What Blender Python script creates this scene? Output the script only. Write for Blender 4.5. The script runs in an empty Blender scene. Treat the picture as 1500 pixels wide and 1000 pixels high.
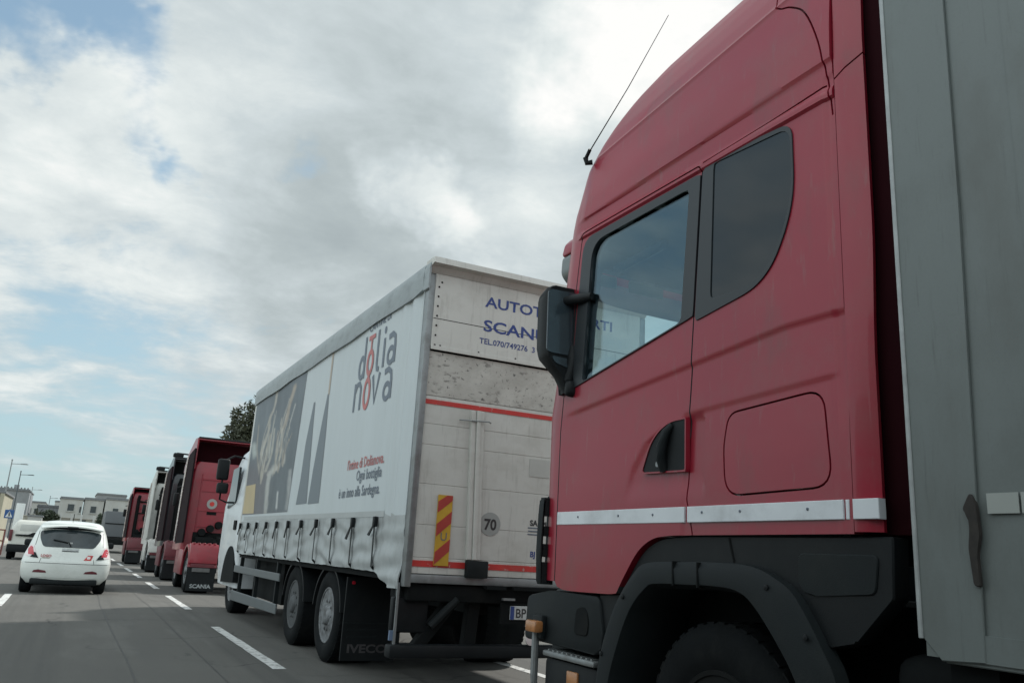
import bpy, bmesh, math, random
from mathutils import Vector, Matrix, noise
random.seed(7)
S = bpy.context.scene
COL = S.collection
rad = math.radians

# ------------------------------------------------------------------ camera
cam = bpy.data.cameras.new('camera'); cam.sensor_width = 36; cam.lens = 1220/1500*36
cam.clip_start = .05; cam.clip_end = 3000
co = bpy.data.objects.new('camera', cam); COL.objects.link(co); S.camera = co
RW = [[0.8862172380708009, 0.163523506147303, 0.4334501930827285],
      [-0.4598650838034379, 0.19728779829838847, 0.8657953738274602],
      [0.056063460869078305, -0.9666113942944535, 0.25003859857132854]]
M4 = Matrix.Identity(4)
for r in range(3):
    M4[r][0] = RW[r][0]; M4[r][1] = -RW[r][1]; M4[r][2] = -RW[r][2]
M4[2][3] = 1.25
co.matrix_world = M4

# ------------------------------------------------------------------ light
SUN_AZ, SUN_EL = 61, 45            # degrees, azimuth from +Y towards +X
sl = bpy.data.lights.new('sun', 'SUN'); sl.energy = 4.0; sl.angle = rad(4); sl.color = (1, .965, .91)
so = bpy.data.objects.new('sun', sl); COL.objects.link(so)
sd = Vector((math.sin(rad(SUN_AZ))*math.cos(rad(SUN_EL)), math.cos(rad(SUN_AZ))*math.cos(rad(SUN_EL)), math.sin(rad(SUN_EL))))
so.rotation_euler = sd.to_track_quat('Z', 'Y').to_euler()
S.view_settings.view_transform = 'Standard'; S.view_settings.look = 'None'
S.view_settings.exposure = 0; S.view_settings.gamma = 1

# ------------------------------------------------------------------ sky: Nishita blue behind a broken cloud layer
W = bpy.data.worlds.new('World'); S.world = W; W.use_nodes = True
def world():
    nt = W.node_tree; N = nt.nodes; L = nt.links; N.clear()
    out = N.new('ShaderNodeOutputWorld'); bg = N.new('ShaderNodeBackground'); L.new(bg.outputs[0], out.inputs[0])
    def math_(op, a, b=None, c=None, clamp=False):
        n = N.new('ShaderNodeMath'); n.operation = op; n.use_clamp = clamp
        for i, v in enumerate((a, b, c)):
            if v is None: continue
            if isinstance(v, (int, float)): n.inputs[i].default_value = v
            else: L.new(v, n.inputs[i])
        return n.outputs[0]
    def sstep(v, a, b, lo=0., hi=1.):
        n = N.new('ShaderNodeMapRange'); n.interpolation_type = 'SMOOTHSTEP'
        L.new(v, n.inputs[0]); n.inputs[1].default_value = a; n.inputs[2].default_value = b
        n.inputs[3].default_value = lo; n.inputs[4].default_value = hi
        return n.outputs[0]
    def noise_(vec, scale, detail=6, rough=.55, dist=0):
        n = N.new('ShaderNodeTexNoise'); L.new(vec, n.inputs['Vector']); n.inputs['Scale'].default_value = scale
        n.inputs['Detail'].default_value = detail; n.inputs['Roughness'].default_value = rough; n.inputs['Distortion'].default_value = dist
        return n
    def vmath(op, a, b):
        n = N.new('ShaderNodeVectorMath'); n.operation = op
        for i, v in enumerate((a, b)):
            if isinstance(v, tuple): n.inputs[i].default_value = v
            else: L.new(v, n.inputs[i])
        return n
    sky = N.new('ShaderNodeTexSky'); sky.sky_type = 'NISHITA'; sky.sun_disc = False
    sky.sun_elevation = rad(SUN_EL); sky.sun_rotation = rad(SUN_AZ); sky.dust_density = 1.6; sky.air_density = 1.0
    tc = N.new('ShaderNodeTexCoord'); d = tc.outputs['Generated']
    sep = N.new('ShaderNodeSeparateXYZ'); L.new(d, sep.inputs[0])
    zc = math_('ADD', math_('MAXIMUM', sep.outputs[2], 0.0), .16)
    cmb = N.new('ShaderNodeCombineXYZ')
    L.new(math_('DIVIDE', sep.outputs[0], zc), cmb.inputs[0]); L.new(math_('DIVIDE', sep.outputs[1], zc), cmb.inputs[1])
    p = cmb.outputs[0]
    n1 = noise_(p, 2.1, 9, .60, .25); n2 = noise_(p, 1.1, 5, .5); n3 = noise_(p, 5.2, 8, .62, .4)
    # warped direction for the large cloud masses
    wv = vmath('SCALE', vmath('SUBTRACT', noise_(d, 5.0, 5, .6).outputs['Color'], (.5, .5, .5)).outputs[0], (0, 0, 0))
    wv.inputs['Scale'].default_value = .30
    dw = vmath('NORMALIZE', vmath('ADD', d, wv.outputs[0]).outputs[0], (0, 0, 0)).outputs[0]
    def blobs(lst):
        acc = None
        for (v, r, s) in lst:
            v = Vector(v).normalized()
            dt = vmath('DOT_PRODUCT', dw, tuple(v)).outputs['Value']
            b = sstep(dt, math.cos(rad(r)), 1.0, 0., s)
            acc = b if acc is None else math_('ADD', acc, b)
        return acc
    cover = blobs(COVER); bright = blobs(BRIGHT)
    f = math_('ADD', math_('MULTIPLY', n1.outputs[0], 1.0), math_('MULTIPLY', n3.outputs[0], .28))
    mask = sstep(math_('ADD', f, cover), .42, .74)
    # thin the clouds into pale blue towards the horizon
    mask = math_('MULTIPLY', mask, sstep(sep.outputs[2], .0, .16, .35, 1.0))
    v = math_('ADD', math_('MULTIPLY', math_('SUBTRACT', n1.outputs[0], .5), 1.0), math_('MULTIPLY', math_('SUBTRACT', n2.outputs[0], .5), .6))
    v = math_('ADD', v, math_('MULTIPLY', math_('SUBTRACT', n3.outputs[0], .5), .5))
    v = math_('ADD', math_('ADD', v, bright), .5)
    ramp = N.new('ShaderNodeValToRGB'); L.new(v, ramp.inputs[0]); e = ramp.color_ramp.elements
    e[0].position = 0.0; e[0].color = (.39, .45, .47, 1)
    e[1].position = 1.0; e[1].color = (1.0, 1.0, .98, 1)
    for pos, c in ((.3, (.475, .54, .555, 1)), (.55, (.61, .68, .70, 1)), (.78, (.79, .845, .84, 1))):
        q = e.new(pos); q.color = c
    sc = N.new('ShaderNodeMixRGB'); sc.blend_type = 'MULTIPLY'; sc.inputs[0].default_value = 1
    L.new(sky.outputs[0], sc.inputs[1]); sc.inputs[2].default_value = (.105, .128, .128, 1)
    # pale veil over the blue
    hz = N.new('ShaderNodeMixRGB'); L.new(sstep(sep.outputs[2], .0, .55, .76, .26), hz.inputs[0]); L.new(sc.outputs[0], hz.inputs[1]); hz.inputs[2].default_value = (.50, .67, .73, 1)
    mx = N.new('ShaderNodeMixRGB'); L.new(mask, mx.inputs[0]); L.new(hz.outputs[0], mx.inputs[1]); L.new(ramp.outputs[0], mx.inputs[2])
    dt = vmath('DOT_PRODUCT', d, tuple(Vector((-.80, -.40, .45)).normalized())).outputs['Value']
    bg.inputs[1].default_value = 1.0; L.new(sstep(dt, -.10, .85, 1.0, 2.1), bg.inputs[1])   # clouds facing the sun are the bright ones
    L.new(mx.outputs[0], bg.inputs[0])
COVER = [((-.11, .86, .51), 7, -.34), ((-.03, .865, .50), 5, -.16), ((.03, .90, .44), 5, -.20), ((.075, .92, .385), 2.4, -.20), ((.193, .90, .391), 2.6, -.24),
         ((-.02, .985, .15), 12, -.11), ((-.05, .94, .33), 14, .10), ((.22, .92, .31), 12, .10), ((.40, .75, .52), 28, .35), ((-.5, -.6, .6), 80, .25), ((-.10, .91, .41), 9, .20)]
BRIGHT = [((.484, .658, .577), 11, .50), ((.22, .93, .295), 9, -.13), ((.28, .90, .32), 7, -.08), ((-.06, .93, .36), 15, .22), ((.31, .872, .385), 4.5, .26), ((.43, .82, .38), 8, .14), ((.36, .82, .45), 5, -.12), ((.16, .82, .54), 12, .0)]
world()

# ------------------------------------------------------------------ materials
MATS = {}
def mat(name, col, rough=.5, metal=0., var=.10, scale=3., stretch=(1, 1, 1), bump=0., bscale=40., dirt=None, coat=0., spec=.5, rvar=.1, fine=0.):
    m = bpy.data.materials.new(name); m.use_nodes = True; nt = m.node_tree; N = nt.nodes; L = nt.links
    b = N['Principled BSDF']; tc = N.new('ShaderNodeTexCoord'); mp = N.new('ShaderNodeMapping'); L.new(tc.outputs['Object'], mp.inputs[0]); mp.inputs['Scale'].default_value = stretch
    nz = N.new('ShaderNodeTexNoise'); L.new(mp.outputs[0], nz.inputs['Vector']); nz.inputs['Scale'].default_value = scale; nz.inputs['Detail'].default_value = 6; nz.inputs['Roughness'].default_value = .6
    r = N.new('ShaderNodeValToRGB'); L.new(nz.outputs[0], r.inputs[0]); e = r.color_ramp.elements
    e[0].position = .3; e[1].position = .7
    e[0].color = (*[c*(1-var) for c in col], 1); e[1].color = (*[min(1, c*(1+var)) for c in col], 1)
    c = r.outputs[0]
    def over(c, dcol, amt, dscale, dstretch=(1, 1, 1), lo=.5, hi=.72):
        mp2 = N.new('ShaderNodeMapping'); L.new(tc.outputs['Object'], mp2.inputs[0]); mp2.inputs['Scale'].default_value = dstretch; mp2.inputs['Location'].default_value = (3.1, 1.7, .4)
        n2 = N.new('ShaderNodeTexNoise'); L.new(mp2.outputs[0], n2.inputs['Vector']); n2.inputs['Scale'].default_value = dscale; n2.inputs['Detail'].default_value = 8; n2.inputs['Roughness'].default_value = .65
        mr = N.new('ShaderNodeMapRange'); L.new(n2.outputs[0], mr.inputs[0]); mr.inputs[1].default_value = lo; mr.inputs[2].default_value = hi; mr.inputs[3].default_value = 0; mr.inputs[4].default_value = amt
        mx = N.new('ShaderNodeMixRGB'); L.new(mr.outputs[0], mx.inputs[0]); L.new(c, mx.inputs[1]); mx.inputs[2].default_value = (*dcol, 1)
        return mx.outputs[0]
    if fine: c = over(c, tuple(x*.55 for x in col), fine, 90)
    if dirt:
        for dd in (dirt if isinstance(dirt, list) else [dirt]): c = over(c, *dd)
    L.new(c, b.inputs['Base Color'])
    mr = N.new('ShaderNodeMapRange'); L.new(nz.outputs[0], mr.inputs[0]); mr.inputs[3].default_value = max(.02, rough-rvar); mr.inputs[4].default_value = min(1, rough+rvar); L.new(mr.outputs[0], b.inputs['Roughness'])
    b.inputs['Metallic'].default_value = metal; b.inputs['Specular IOR Level'].default_value = spec
    if coat: b.inputs['Coat Weight'].default_value = coat; b.inputs['Coat Roughness'].default_value = .06
    if bump:
        nb = N.new('ShaderNodeTexNoise'); L.new(mp.outputs[0], nb.inputs['Vector']); nb.inputs['Scale'].default_value = bscale; nb.inputs['Detail'].default_value = 5
        bp = N.new('ShaderNodeBump'); L.new(nb.outputs[0], bp.inputs['Height']); bp.inputs['Strength'].default_value = bump; bp.inputs['Distance'].default_value = .02; L.new(bp.outputs[0], b.inputs['Normal'])
    MATS[name] = m; return m
def glass_mat(name, tint, refl=1.0):
    m = bpy.data.materials.new(name); m.use_nodes = True; nt = m.node_tree; N = nt.nodes; L = nt.links; N.clear()
    o = N.new('ShaderNodeOutputMaterial'); mx = N.new('ShaderNodeMixShader'); t = N.new('ShaderNodeBsdfTransparent'); t.inputs[0].default_value = (*tint, 1)
    g = N.new('ShaderNodeBsdfGlossy'); g.inputs['Roughness'].default_value = .02; g.inputs[0].default_value = (.72, .90, 1.0, 1)
    ge = N.new('ShaderNodeNewGeometry'); dt = N.new('ShaderNodeVectorMath'); dt.operation = 'DOT_PRODUCT'; L.new(ge.outputs['Incoming'], dt.inputs[0]); L.new(ge.outputs['Normal'], dt.inputs[1])
    ab = N.new('ShaderNodeMath'); ab.operation = 'ABSOLUTE'; L.new(dt.outputs['Value'], ab.inputs[0]); om = N.new('ShaderNodeMath'); om.operation = 'SUBTRACT'; om.inputs[0].default_value = 1; L.new(ab.outputs[0], om.inputs[1])
    pw = N.new('ShaderNodeMath'); pw.operation = 'POWER'; L.new(om.outputs[0], pw.inputs[0]); pw.inputs[1].default_value = 4.2
    ad = N.new('ShaderNodeMath'); ad.operation = 'MULTIPLY_ADD'; L.new(pw.outputs[0], ad.inputs[0]); ad.inputs[1].default_value = .9*refl; ad.inputs[2].default_value = .075*refl
    L.new(ad.outputs[0], mx.inputs[0]); L.new(t.outputs[0], mx.inputs[1]); L.new(g.outputs[0], mx.inputs[2]); L.new(mx.outputs[0], o.inputs[0])
    MATS[name] = m; return m

RED = mat('red_paint', (.27, .012, .029), .36, var=.07, scale=1.4, coat=.22, spec=.42, bump=.015, bscale=7, dirt=[((.17, .07, .065), .35, 2.2), ((.10, .05, .045), .5, 5, (1, 1, .35), .56, .8), ((.20, .13, .12), .4, 14, (1, 1.5, .25), .60, .75)], fine=.10)
REDDEEP = mat('deep_red_paint', (.24, .009, .022), .38, var=.08, coat=.3, dirt=((.09, .03, .03), .4, 3))
REDDARK = mat('dark_red_paint', (.12, .02, .028), .5, var=.12, dirt=((.06, .03, .03), .5, 3))
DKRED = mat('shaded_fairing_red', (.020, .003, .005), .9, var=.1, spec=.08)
WHITESTRIPE = mat('white_band', (.64, .67, .70), .45, var=.06, scale=5, dirt=((.35, .36, .37), .5, 4))
BLACKP = mat('black_plastic', (.008, .010, .0115), .55, var=.15, scale=6, bump=.05, bscale=180, dirt=((.018, .02, .02), .5, 4), spec=.22)
GREYP = mat('dark_grey_plastic', (.011, .0145, .016), .60, var=.15, scale=5, bump=.06, bscale=160, dirt=((.022, .025, .024), .5, 3.5), spec=.2)
TRIM = mat('window_trim_grey', (.018, .023, .027), .45, var=.1)
RUBBER = mat('tyre_rubber', (.008, .0095, .0105), .85, var=.2, scale=8, bump=.1, bscale=60, dirt=((.022, .023, .022), .5, 5), spec=.12)
DARK = mat('chassis_black', (.008, .0095, .010), .85, var=.25, scale=5, dirt=((.018, .018, .017), .5, 4), spec=.15)
LINING = mat('cab_lining', (.055, .065, .07), .85, var=.1)
SEATM = mat('seat_fabric', (.04, .045, .05), .9, var=.2, scale=20)
CREAM = mat('cream_panel', (.55, .56, .53), .7, var=.06)
STEEL = mat('dull_steel', (.25, .265, .27), .5, .6, var=.15, scale=6, dirt=((.12, .11, .10), .6, 6))
RIM = mat('wheel_rim_grey', (.19, .20, .21), .5, .3, var=.2, scale=9, dirt=((.06, .06, .06), .8, 9, (1, 1, 1), .45, .6))
BLACKRIM = mat('black_rim', (.010, .011, .011), .8, var=.2, scale=9, spec=.15)
DARKRIM = mat('dirty_rim', (.065, .07, .074), .6, .3, var=.2, scale=9, dirt=((.04, .04, .04), .7, 7))
CURTAIN = mat('curtain_pvc', (.46, .50, .515), .42, var=.05, scale=1.2, stretch=(1, 3, .4), bump=.03, bscale=5, dirt=[((.42, .455, .46), .45, 2.0, (1, 2.5, .5)), ((.30, .32, .31), .4, 7, (1, 4, .25), .58, .8)])
ROOFM = mat('roof_valance', (.27, .30, .31), .55, var=.10, scale=3, bump=.12, bscale=9, dirt=((.15, .165, .17), .6, 5, (1, 1, 2)))
PANEL = mat('dirty_white_panel', (.54, .535, .505), .5, var=.05, scale=1.5, stretch=(1, 1, 2), dirt=[((.40, .385, .35), .6, 2.5, (1, 1, 1.5)), ((.24, .23, .21), .6, 8, (3.5, 1, .35), .55, .8)])
FILTHY = mat('sooty_white_panel', (.48, .465, .43), .55, var=.08, scale=3, dirt=[((.27, .25, .225), .6, 4, (1, 1, 1.3), .42, .7), ((.10, .095, .09), .95, 34, (1, 1, .8), .60, .66), ((.13, .12, .11), .75, 9, (1.0, 1, 2.0), .58, .66)])
STRIPERED = mat('red_marking_tape', (.50, .035, .03), .5, var=.12, scale=8, dirt=[((.25, .10, .09), .5, 9), ((.45, .40, .37), .9, 16, (1, 1, 1), .60, .64)])
BLUEINK = mat('blue_lettering', (.025, .05, .20), .5, var=.08)
GREYINK = mat('grey_lettering', (.12, .145, .18), .5, var=.08)
BLACKINK = mat('black_lettering', (.03, .03, .032), .5, var=.1)
REDINK = mat('red_lettering', (.42, .13, .125), .5, var=.12)
DULLINK = mat('dull_flap_lettering', (.055, .05, .053), .7, var=.3, scale=20)
WHITEINK = mat('white_flap_lettering', (.30, .32, .33), .6, var=.2, scale=12)
PHOTOGREY = mat('printed_grey', (.12, .14, .155), .45, var=.25, scale=1.6, dirt=[((.30, .29, .26), .7, 2.2, (1, 1.6, .8), .52, .66), ((.22, .18, .14), .6, 3.1, (1, 1.5, .7), .56, .68)])
BOTTLE = mat('printed_bottle_grey', (.125, .148, .168), .45, var=.1, scale=2, stretch=(1, 1, .4))
SKINP = mat('printed_pale', (.42, .40, .36), .45, var=.2, scale=3)
SKINP2 = mat('printed_tan', (.33, .28, .22), .45, var=.25, scale=4)
YELLOWP = mat('printed_ochre', (.42, .33, .18), .45, var=.1)
BROWNP = mat('printed_brown_edge', (.36, .30, .24), .45, var=.1)
YEL = mat('warning_yellow', (.50, .30, .03), .5, var=.12, scale=9)
WRED = mat('warning_red', (.36, .045, .035), .5, var=.12, scale=9)
STICK = mat('round_sticker', (.30, .31, .30), .5, var=.06)
PLATE = mat('plate_white', (.50, .52, .52), .5, var=.08, scale=8, dirt=((.25, .25, .24), .5, 8))
PLATEBLUE = mat('plate_blue', (.03, .06, .22), .5)
AMBER = mat('amber_lens', (.40, .17, .06), .3, var=.15, scale=20, coat=.4)
REDLENS = mat('red_lens', (.42, .015, .03), .25, var=.2, scale=15, coat=.6)
CLEARLENS = mat('clear_lens', (.70, .62, .62), .2, var=.1, coat=.5)
TRAILERM = mat('dirty_trailer_sheet', (.145, .166, .162), .5, var=.09, scale=1.0, stretch=(1, 2, .35), bump=.03, bscale=6, dirt=[((.095, .10, .09), .6, 1.6, (1, 1.5, .5)), ((.055, .062, .058), .5, 12, (1, 4, .3), .58, .8), ((.07, .075, .068), .35, 1.6, (1, 1.2, 1.0), .5, .75)], fine=.15)
TRAILEREDGE = mat('worn_trailer_edge', (.33, .35, .35), .45, .2, var=.2, scale=12)
REFLECT = mat('reflective_tape', (.33, .35, .33), .4, var=.06)
CARWHITE = mat('white_car_paint', (.66, .69, .66), .3, var=.03, coat=.5, dirt=((.54, .56, .53), .4, 4))
VANWHITE = mat('white_van_paint', (.56, .565, .52), .4, var=.04, dirt=((.45, .44, .40), .4, 3))
TRUCKWHITE = mat('white_cab_paint', (.58, .61, .63), .4, var=.06, coat=.3, dirt=((.35, .36, .36), .5, 4))
CREAMCAB = mat('off_white_cab_paint', (.50, .50, .475), .45, var=.07, coat=.2, dirt=((.25, .24, .22), .6, 3))
NIGHT = mat('black_cab_paint', (.017, .022, .028), .35, var=.2, coat=.4)
GREYBOX = mat('grey_lorry_body', (.11, .12, .13), .6, var=.1, scale=1.2)
DGLASS = mat('dark_glass', (.010, .016, .02), .06, var=.2, spec=.42, rvar=.02, scale=1.2)
MIRRORG = mat('mirror_glass', (.035, .05, .06), .16, .0, var=.15, spec=.9, rvar=.02)
CABGLASS = glass_mat('cab_side_glass', (.74, .84, .86), 1.0)
SCREEN = glass_mat('windscreen_glass', (.90, .97, .96), .4)
REDLINE = mat('faded_red_strip', (.34, .03, .03), .5)

ASPH = mat('asphalt', (.106, .104, .096), .85, var=.10, scale=.6, bump=.35, bscale=170, dirt=[((.085, .086, .083), .7, .5, (1.6, .08, 1)), ((.17, .168, .158), .5, 1.1, (1, .25, 1), .52, .75), ((.05, .05, .05), .8, 2.3, (1, .4, 1), .66, .74), ((.06, .06, .058), .55, .35, (3.0, .05, 1), .5, .62), ((.30, .30, .28), .8, 55, (1, 1, 1), .72, .76), ((.035, .035, .035), .7, 26, (1, 1, 1), .66, .72)], fine=.5, spec=.3)
def cracks(m, scale, width, amt):
    nt = m.node_tree; N = nt.nodes; L = nt.links; b = N['Principled BSDF']; src = b.inputs['Base Color'].links[0].from_socket
    tc = N.new('ShaderNodeTexCoord'); nz = N.new('ShaderNodeTexNoise'); nz.inputs['Scale'].default_value = 1.3; nz.inputs['Detail'].default_value = 8; L.new(tc.outputs['Object'], nz.inputs['Vector'])
    ad = N.new('ShaderNodeMixRGB'); ad.blend_type = 'ADD'; ad.inputs[0].default_value = .9; L.new(tc.outputs['Object'], ad.inputs[1]); L.new(nz.outputs['Color'], ad.inputs[2])
    vo = N.new('ShaderNodeTexVoronoi'); vo.feature = 'DISTANCE_TO_EDGE'; vo.inputs['Scale'].default_value = scale; L.new(ad.outputs[0], vo.inputs['Vector'])
    mr = N.new('ShaderNodeMapRange'); L.new(vo.outputs['Distance'], mr.inputs[0]); mr.inputs[1].default_value = 0; mr.inputs[2].default_value = width; mr.inputs[3].default_value = amt; mr.inputs[4].default_value = 0
    n2 = N.new('ShaderNodeTexNoise'); n2.inputs['Scale'].default_value = .45; L.new(tc.outputs['Object'], n2.inputs['Vector']); m2 = N.new('ShaderNodeMapRange'); L.new(n2.outputs[0], m2.inputs[0]); m2.inputs[1].default_value = .48; m2.inputs[2].default_value = .6
    mu = N.new('ShaderNodeMath'); mu.operation = 'MULTIPLY'; L.new(mr.outputs[0], mu.inputs[0]); L.new(m2.outputs[0], mu.inputs[1])
    mx = N.new('ShaderNodeMixRGB'); L.new(mu.outputs[0], mx.inputs[0]); L.new(src, mx.inputs[1]); mx.inputs[2].default_value = (.03, .03, .03, 1); L.new(mx.outputs[0], b.inputs['Base Color'])
cracks(ASPH, .42, .012, .85)
PAINT = mat('worn_road_paint', (.56, .565, .55), .7, var=.1, scale=6, dirt=[((.16, .16, .155), .85, 14, (1, 1, 1), .50, .62)])
PAVE = mat('pale_pavement', (.36, .34, .29), .85, var=.1, scale=2, dirt=((.27, .25, .21), .5, 3))
KERB = mat('kerb_stone', (.38, .37, .34), .85, var=.12, scale=4)
EARTH = mat('dry_earth', (.22, .20, .15), .95, var=.25, scale=.3)
RENDERW = mat('white_render', (.42, .43, .42), .85, var=.08, scale=.5, dirt=((.36, .35, .33), .6, .9, (1, 1, .4)))
RENDERG = mat('grey_render', (.25, .265, .28), .85, var=.1, scale=.4, dirt=((.17, .18, .185), .6, .8, (1, 1, .35)))
RENDERY = mat('ochre_render', (.37, .35, .27), .85, var=.1, scale=.5)
RENDERB = mat('beige_wall', (.32, .31, .27), .9, var=.15, scale=.9, dirt=((.18, .175, .155), .6, 1.2))
ROOFGREY = mat('grey_roofing', (.17, .18, .19), .8, var=.15)
BRICKR = mat('reddish_panel', (.25, .12, .09), .8, var=.15)
PANE = mat('window_dark', (.035, .045, .05), .2, var=.2)
POLE = mat('galvanised_pole', (.24, .26, .27), .5, .4, var=.1)
POLEDK = mat('dark_pole', (.07, .085, .095), .5, .3, var=.1)
SIGNB = mat('sign_blue', (.02, .08, .24), .45, var=.05)
SIGNW = mat('sign_white', (.65, .68, .68), .5, var=.04)
RUST = mat('rust_red_rail', (.16, .05, .04), .7, var=.2)
BARK = mat('bark', (.11, .085, .065), .95, var=.25, scale=8, bump=.3, bscale=20)
LEAF = mat('olive_leaf', (.055, .062, .036), .7, var=.4, scale=1.1)
LEAF2 = mat('dark_leaf', (.035, .05, .03), .7, var=.4, scale=1.0)
PALMM = mat('palm_leaf', (.045, .055, .035), .7, var=.3)

# ------------------------------------------------------------------ object helpers
def origin(o):
    v = Vector((0, 0, 0))
    while o is not None: v += Vector(o.location); o = o.parent
    return v
def thing(name, label, cat, loc, group=None):
    o = bpy.data.objects.new(name, None); COL.objects.link(o); o.location = loc; o.empty_display_size = .3
    o['label'] = label; o['category'] = cat
    if group: o['group'] = group
    return o
def tag(o, label=None, cat=None, group=None, kind=None):
    for k, v in (('label', label), ('category', cat), ('group', group), ('kind', kind)):
        if v: o[k] = v
    return o
class MB:
    """collects shapes in world coordinates; build() links ONE mesh object"""
    def __init__(s): s.bm = bmesh.new()
    def face(s, pts): return s.bm.faces.new([s.bm.verts.new(p) for p in pts])
    def box(s, x0, x1, y0, y1, z0, z1, bev=0, seg=2, rot=None):
        vs = [s.bm.verts.new((x, y, z)) for x in (x0, x1) for y in (y0, y1) for z in (z0, z1)]
        F = [(0, 1, 3, 2), (4, 6, 7, 5), (0, 4, 5, 1), (2, 3, 7, 6), (0, 2, 6, 4), (1, 5, 7, 3)]
        fs = [s.bm.faces.new([vs[i] for i in f]) for f in F]
        if rot is not None:
            c = Vector(((x0+x1)/2, (y0+y1)/2, (z0+z1)/2))
            for v in vs: v.co = c + rot @ (v.co-c)
        if bev:
            es = list({e for f in fs for e in f.edges})
            bmesh.ops.bevel(s.bm, geom=es, offset=bev, segments=seg, profile=.5, affect='EDGES')
        return s
    def prism(s, poly, axis, a0, a1, bev=0, seg=2):
        """poly: 2D points in the two other axes (kept in x,y,z order); extruded along axis"""
        def P(q, a):
            l = list(q); l.insert(axis, a); return l
        A = [s.bm.verts.new(P(q, a0)) for q in poly]; B = [s.bm.verts.new(P(q, a1)) for q in poly]
        n = len(poly); fs = [s.bm.faces.new(A), s.bm.faces.new(B[::-1])]
        for i in range(n): fs.append(s.bm.faces.new([A[(i+1) % n], A[i], B[i], B[(i+1) % n]]))
        if bev:
            es = list({e for f in fs[:2] for e in f.edges})
            bmesh.ops.bevel(s.bm, geom=es, offset=bev, segments=seg, profile=.5, affect='EDGES')
        return s
    def ring(s, outer, inner, axis, a0, a1):
        def P(q, a):
            l = list(q); l.insert(axis, a); return l
        n = len(outer); R = [[s.bm.verts.new(P(q, a)) for q in lp] for lp in (outer, inner) for a in (a0, a1)]
        for i in range(n):
            j = (i+1) % n
            for a, b in ((0, 2), (3, 1), (1, 0), (2, 3)): s.bm.faces.new([R[a][i], R[a][j], R[b][j], R[b][i]])
        return s
    def tube(s, pts, r, n=8, close=True):
        pts = [Vector(p) for p in pts]; rs = r if isinstance(r, (list, tuple)) else [r]*len(pts); loops = []
        for i, p in enumerate(pts):
            t = (pts[min(i+1, len(pts)-1)]-pts[max(i-1, 0)]).normalized()
            u = t.cross(Vector((0, 0, 1)));
            if u.length < .05: u = t.cross(Vector((0, 1, 0)))
            u.normalize(); w = t.cross(u)
            loops.append([s.bm.verts.new(p+rs[i]*(u*math.cos(2*math.pi*k/n)+w*math.sin(2*math.pi*k/n))) for k in range(n)])
        s.skin(loops, True, close); return s
    def skin(s, loops, cyc=True, caps=True):
        n = len(loops[0])
        for a, b in zip(loops, loops[1:]):
            for k in range(n if cyc else n-1): s.bm.faces.new([a[k], a[(k+1) % n], b[(k+1) % n], b[k]])
        if caps: s.bm.faces.new(loops[0][::-1]); s.bm.faces.new(loops[-1])
    def lathe(s, prof, c, axis=0, n=40, sign=1):
        """prof: (offset along axis, radius)"""
        loops = []
        o = [i for i in range(3) if i != axis]
        for a, r in prof:
            lp = []
            for k in range(n):
                t = 2*math.pi*k/n; v = [0, 0, 0]; v[axis] = c[axis]+sign*a; v[o[0]] = c[o[0]]+r*math.cos(t); v[o[1]] = c[o[1]]+r*math.sin(t); lp.append(s.bm.verts.new(v))
            loops.append(lp)
        s.skin(loops, True, True); return s
    def grid(s, us, vs, fn):
        V = [[s.bm.verts.new(fn(u, v)) for v in vs] for u in us]
        for i in range(len(us)-1):
            for j in range(len(vs)-1): s.bm.faces.new([V[i][j], V[i+1][j], V[i+1][j+1], V[i][j+1]])
        return s
    def build(s, name, m, parent=None, smooth=35, label=None, mats=None):
        me = bpy.data.meshes.new(name); bmesh.ops.recalc_face_normals(s.bm, faces=s.bm.faces[:]); s.bm.to_mesh(me); s.bm.free()
        return link(name, me, mats or [m], parent, smooth, label)
def link(name, me, mats, parent=None, smooth=35, label=None):
    o = bpy.data.objects.new(name, me); COL.objects.link(o)
    if parent is not None:
        me.transform(Matrix.Translation(-origin(parent))); o.parent = parent
    if mats:
        if len(me.materials): me.materials.clear()
        for m in mats: me.materials.append(m)
    if smooth and len(me.polygons):
        me.shade_smooth(); me.set_sharp_from_angle(angle=rad(smooth))
    if label: o['label'] = label
    return o
def evalmesh(o):
    dg = bpy.context.evaluated_depsgraph_get(); return bpy.data.meshes.new_from_object(o.evaluated_get(dg), depsgraph=dg)
def tmpobj(mb, m=None):
    me = bpy.data.meshes.new('tmp'); bmesh.ops.recalc_face_normals(mb.bm, faces=mb.bm.faces[:]); mb.bm.to_mesh(me); mb.bm.free()
    o = bpy.data.objects.new('tmp', me); COL.objects.link(o)
    if m: me.materials.append(m)
    return o
def boolean(o, cut, op, keep=False):
    """returns a NEW mesh of o op cut"""
    md = o.modifiers.new('b', 'BOOLEAN'); md.object = cut; md.operation = op; md.solver = 'EXACT'; md.material_mode = 'TRANSFER'
    me = evalmesh(o); o.modifiers.clear()
    if not keep: bpy.data.objects.remove(cut)
    return me
def resample(poly, n):
    pts = [Vector(p) for p in poly]; m = len(pts); seg = [(pts[(i+1) % m]-pts[i]).length for i in range(m)]; T = sum(seg); out = []
    for k in range(n):
        d = T*k/n; i = 0
        while d > seg[i]: d -= seg[i]; i = (i+1) % m
        out.append(tuple(pts[i].lerp(pts[(i+1) % m], d/seg[i])))
    return out
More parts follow.
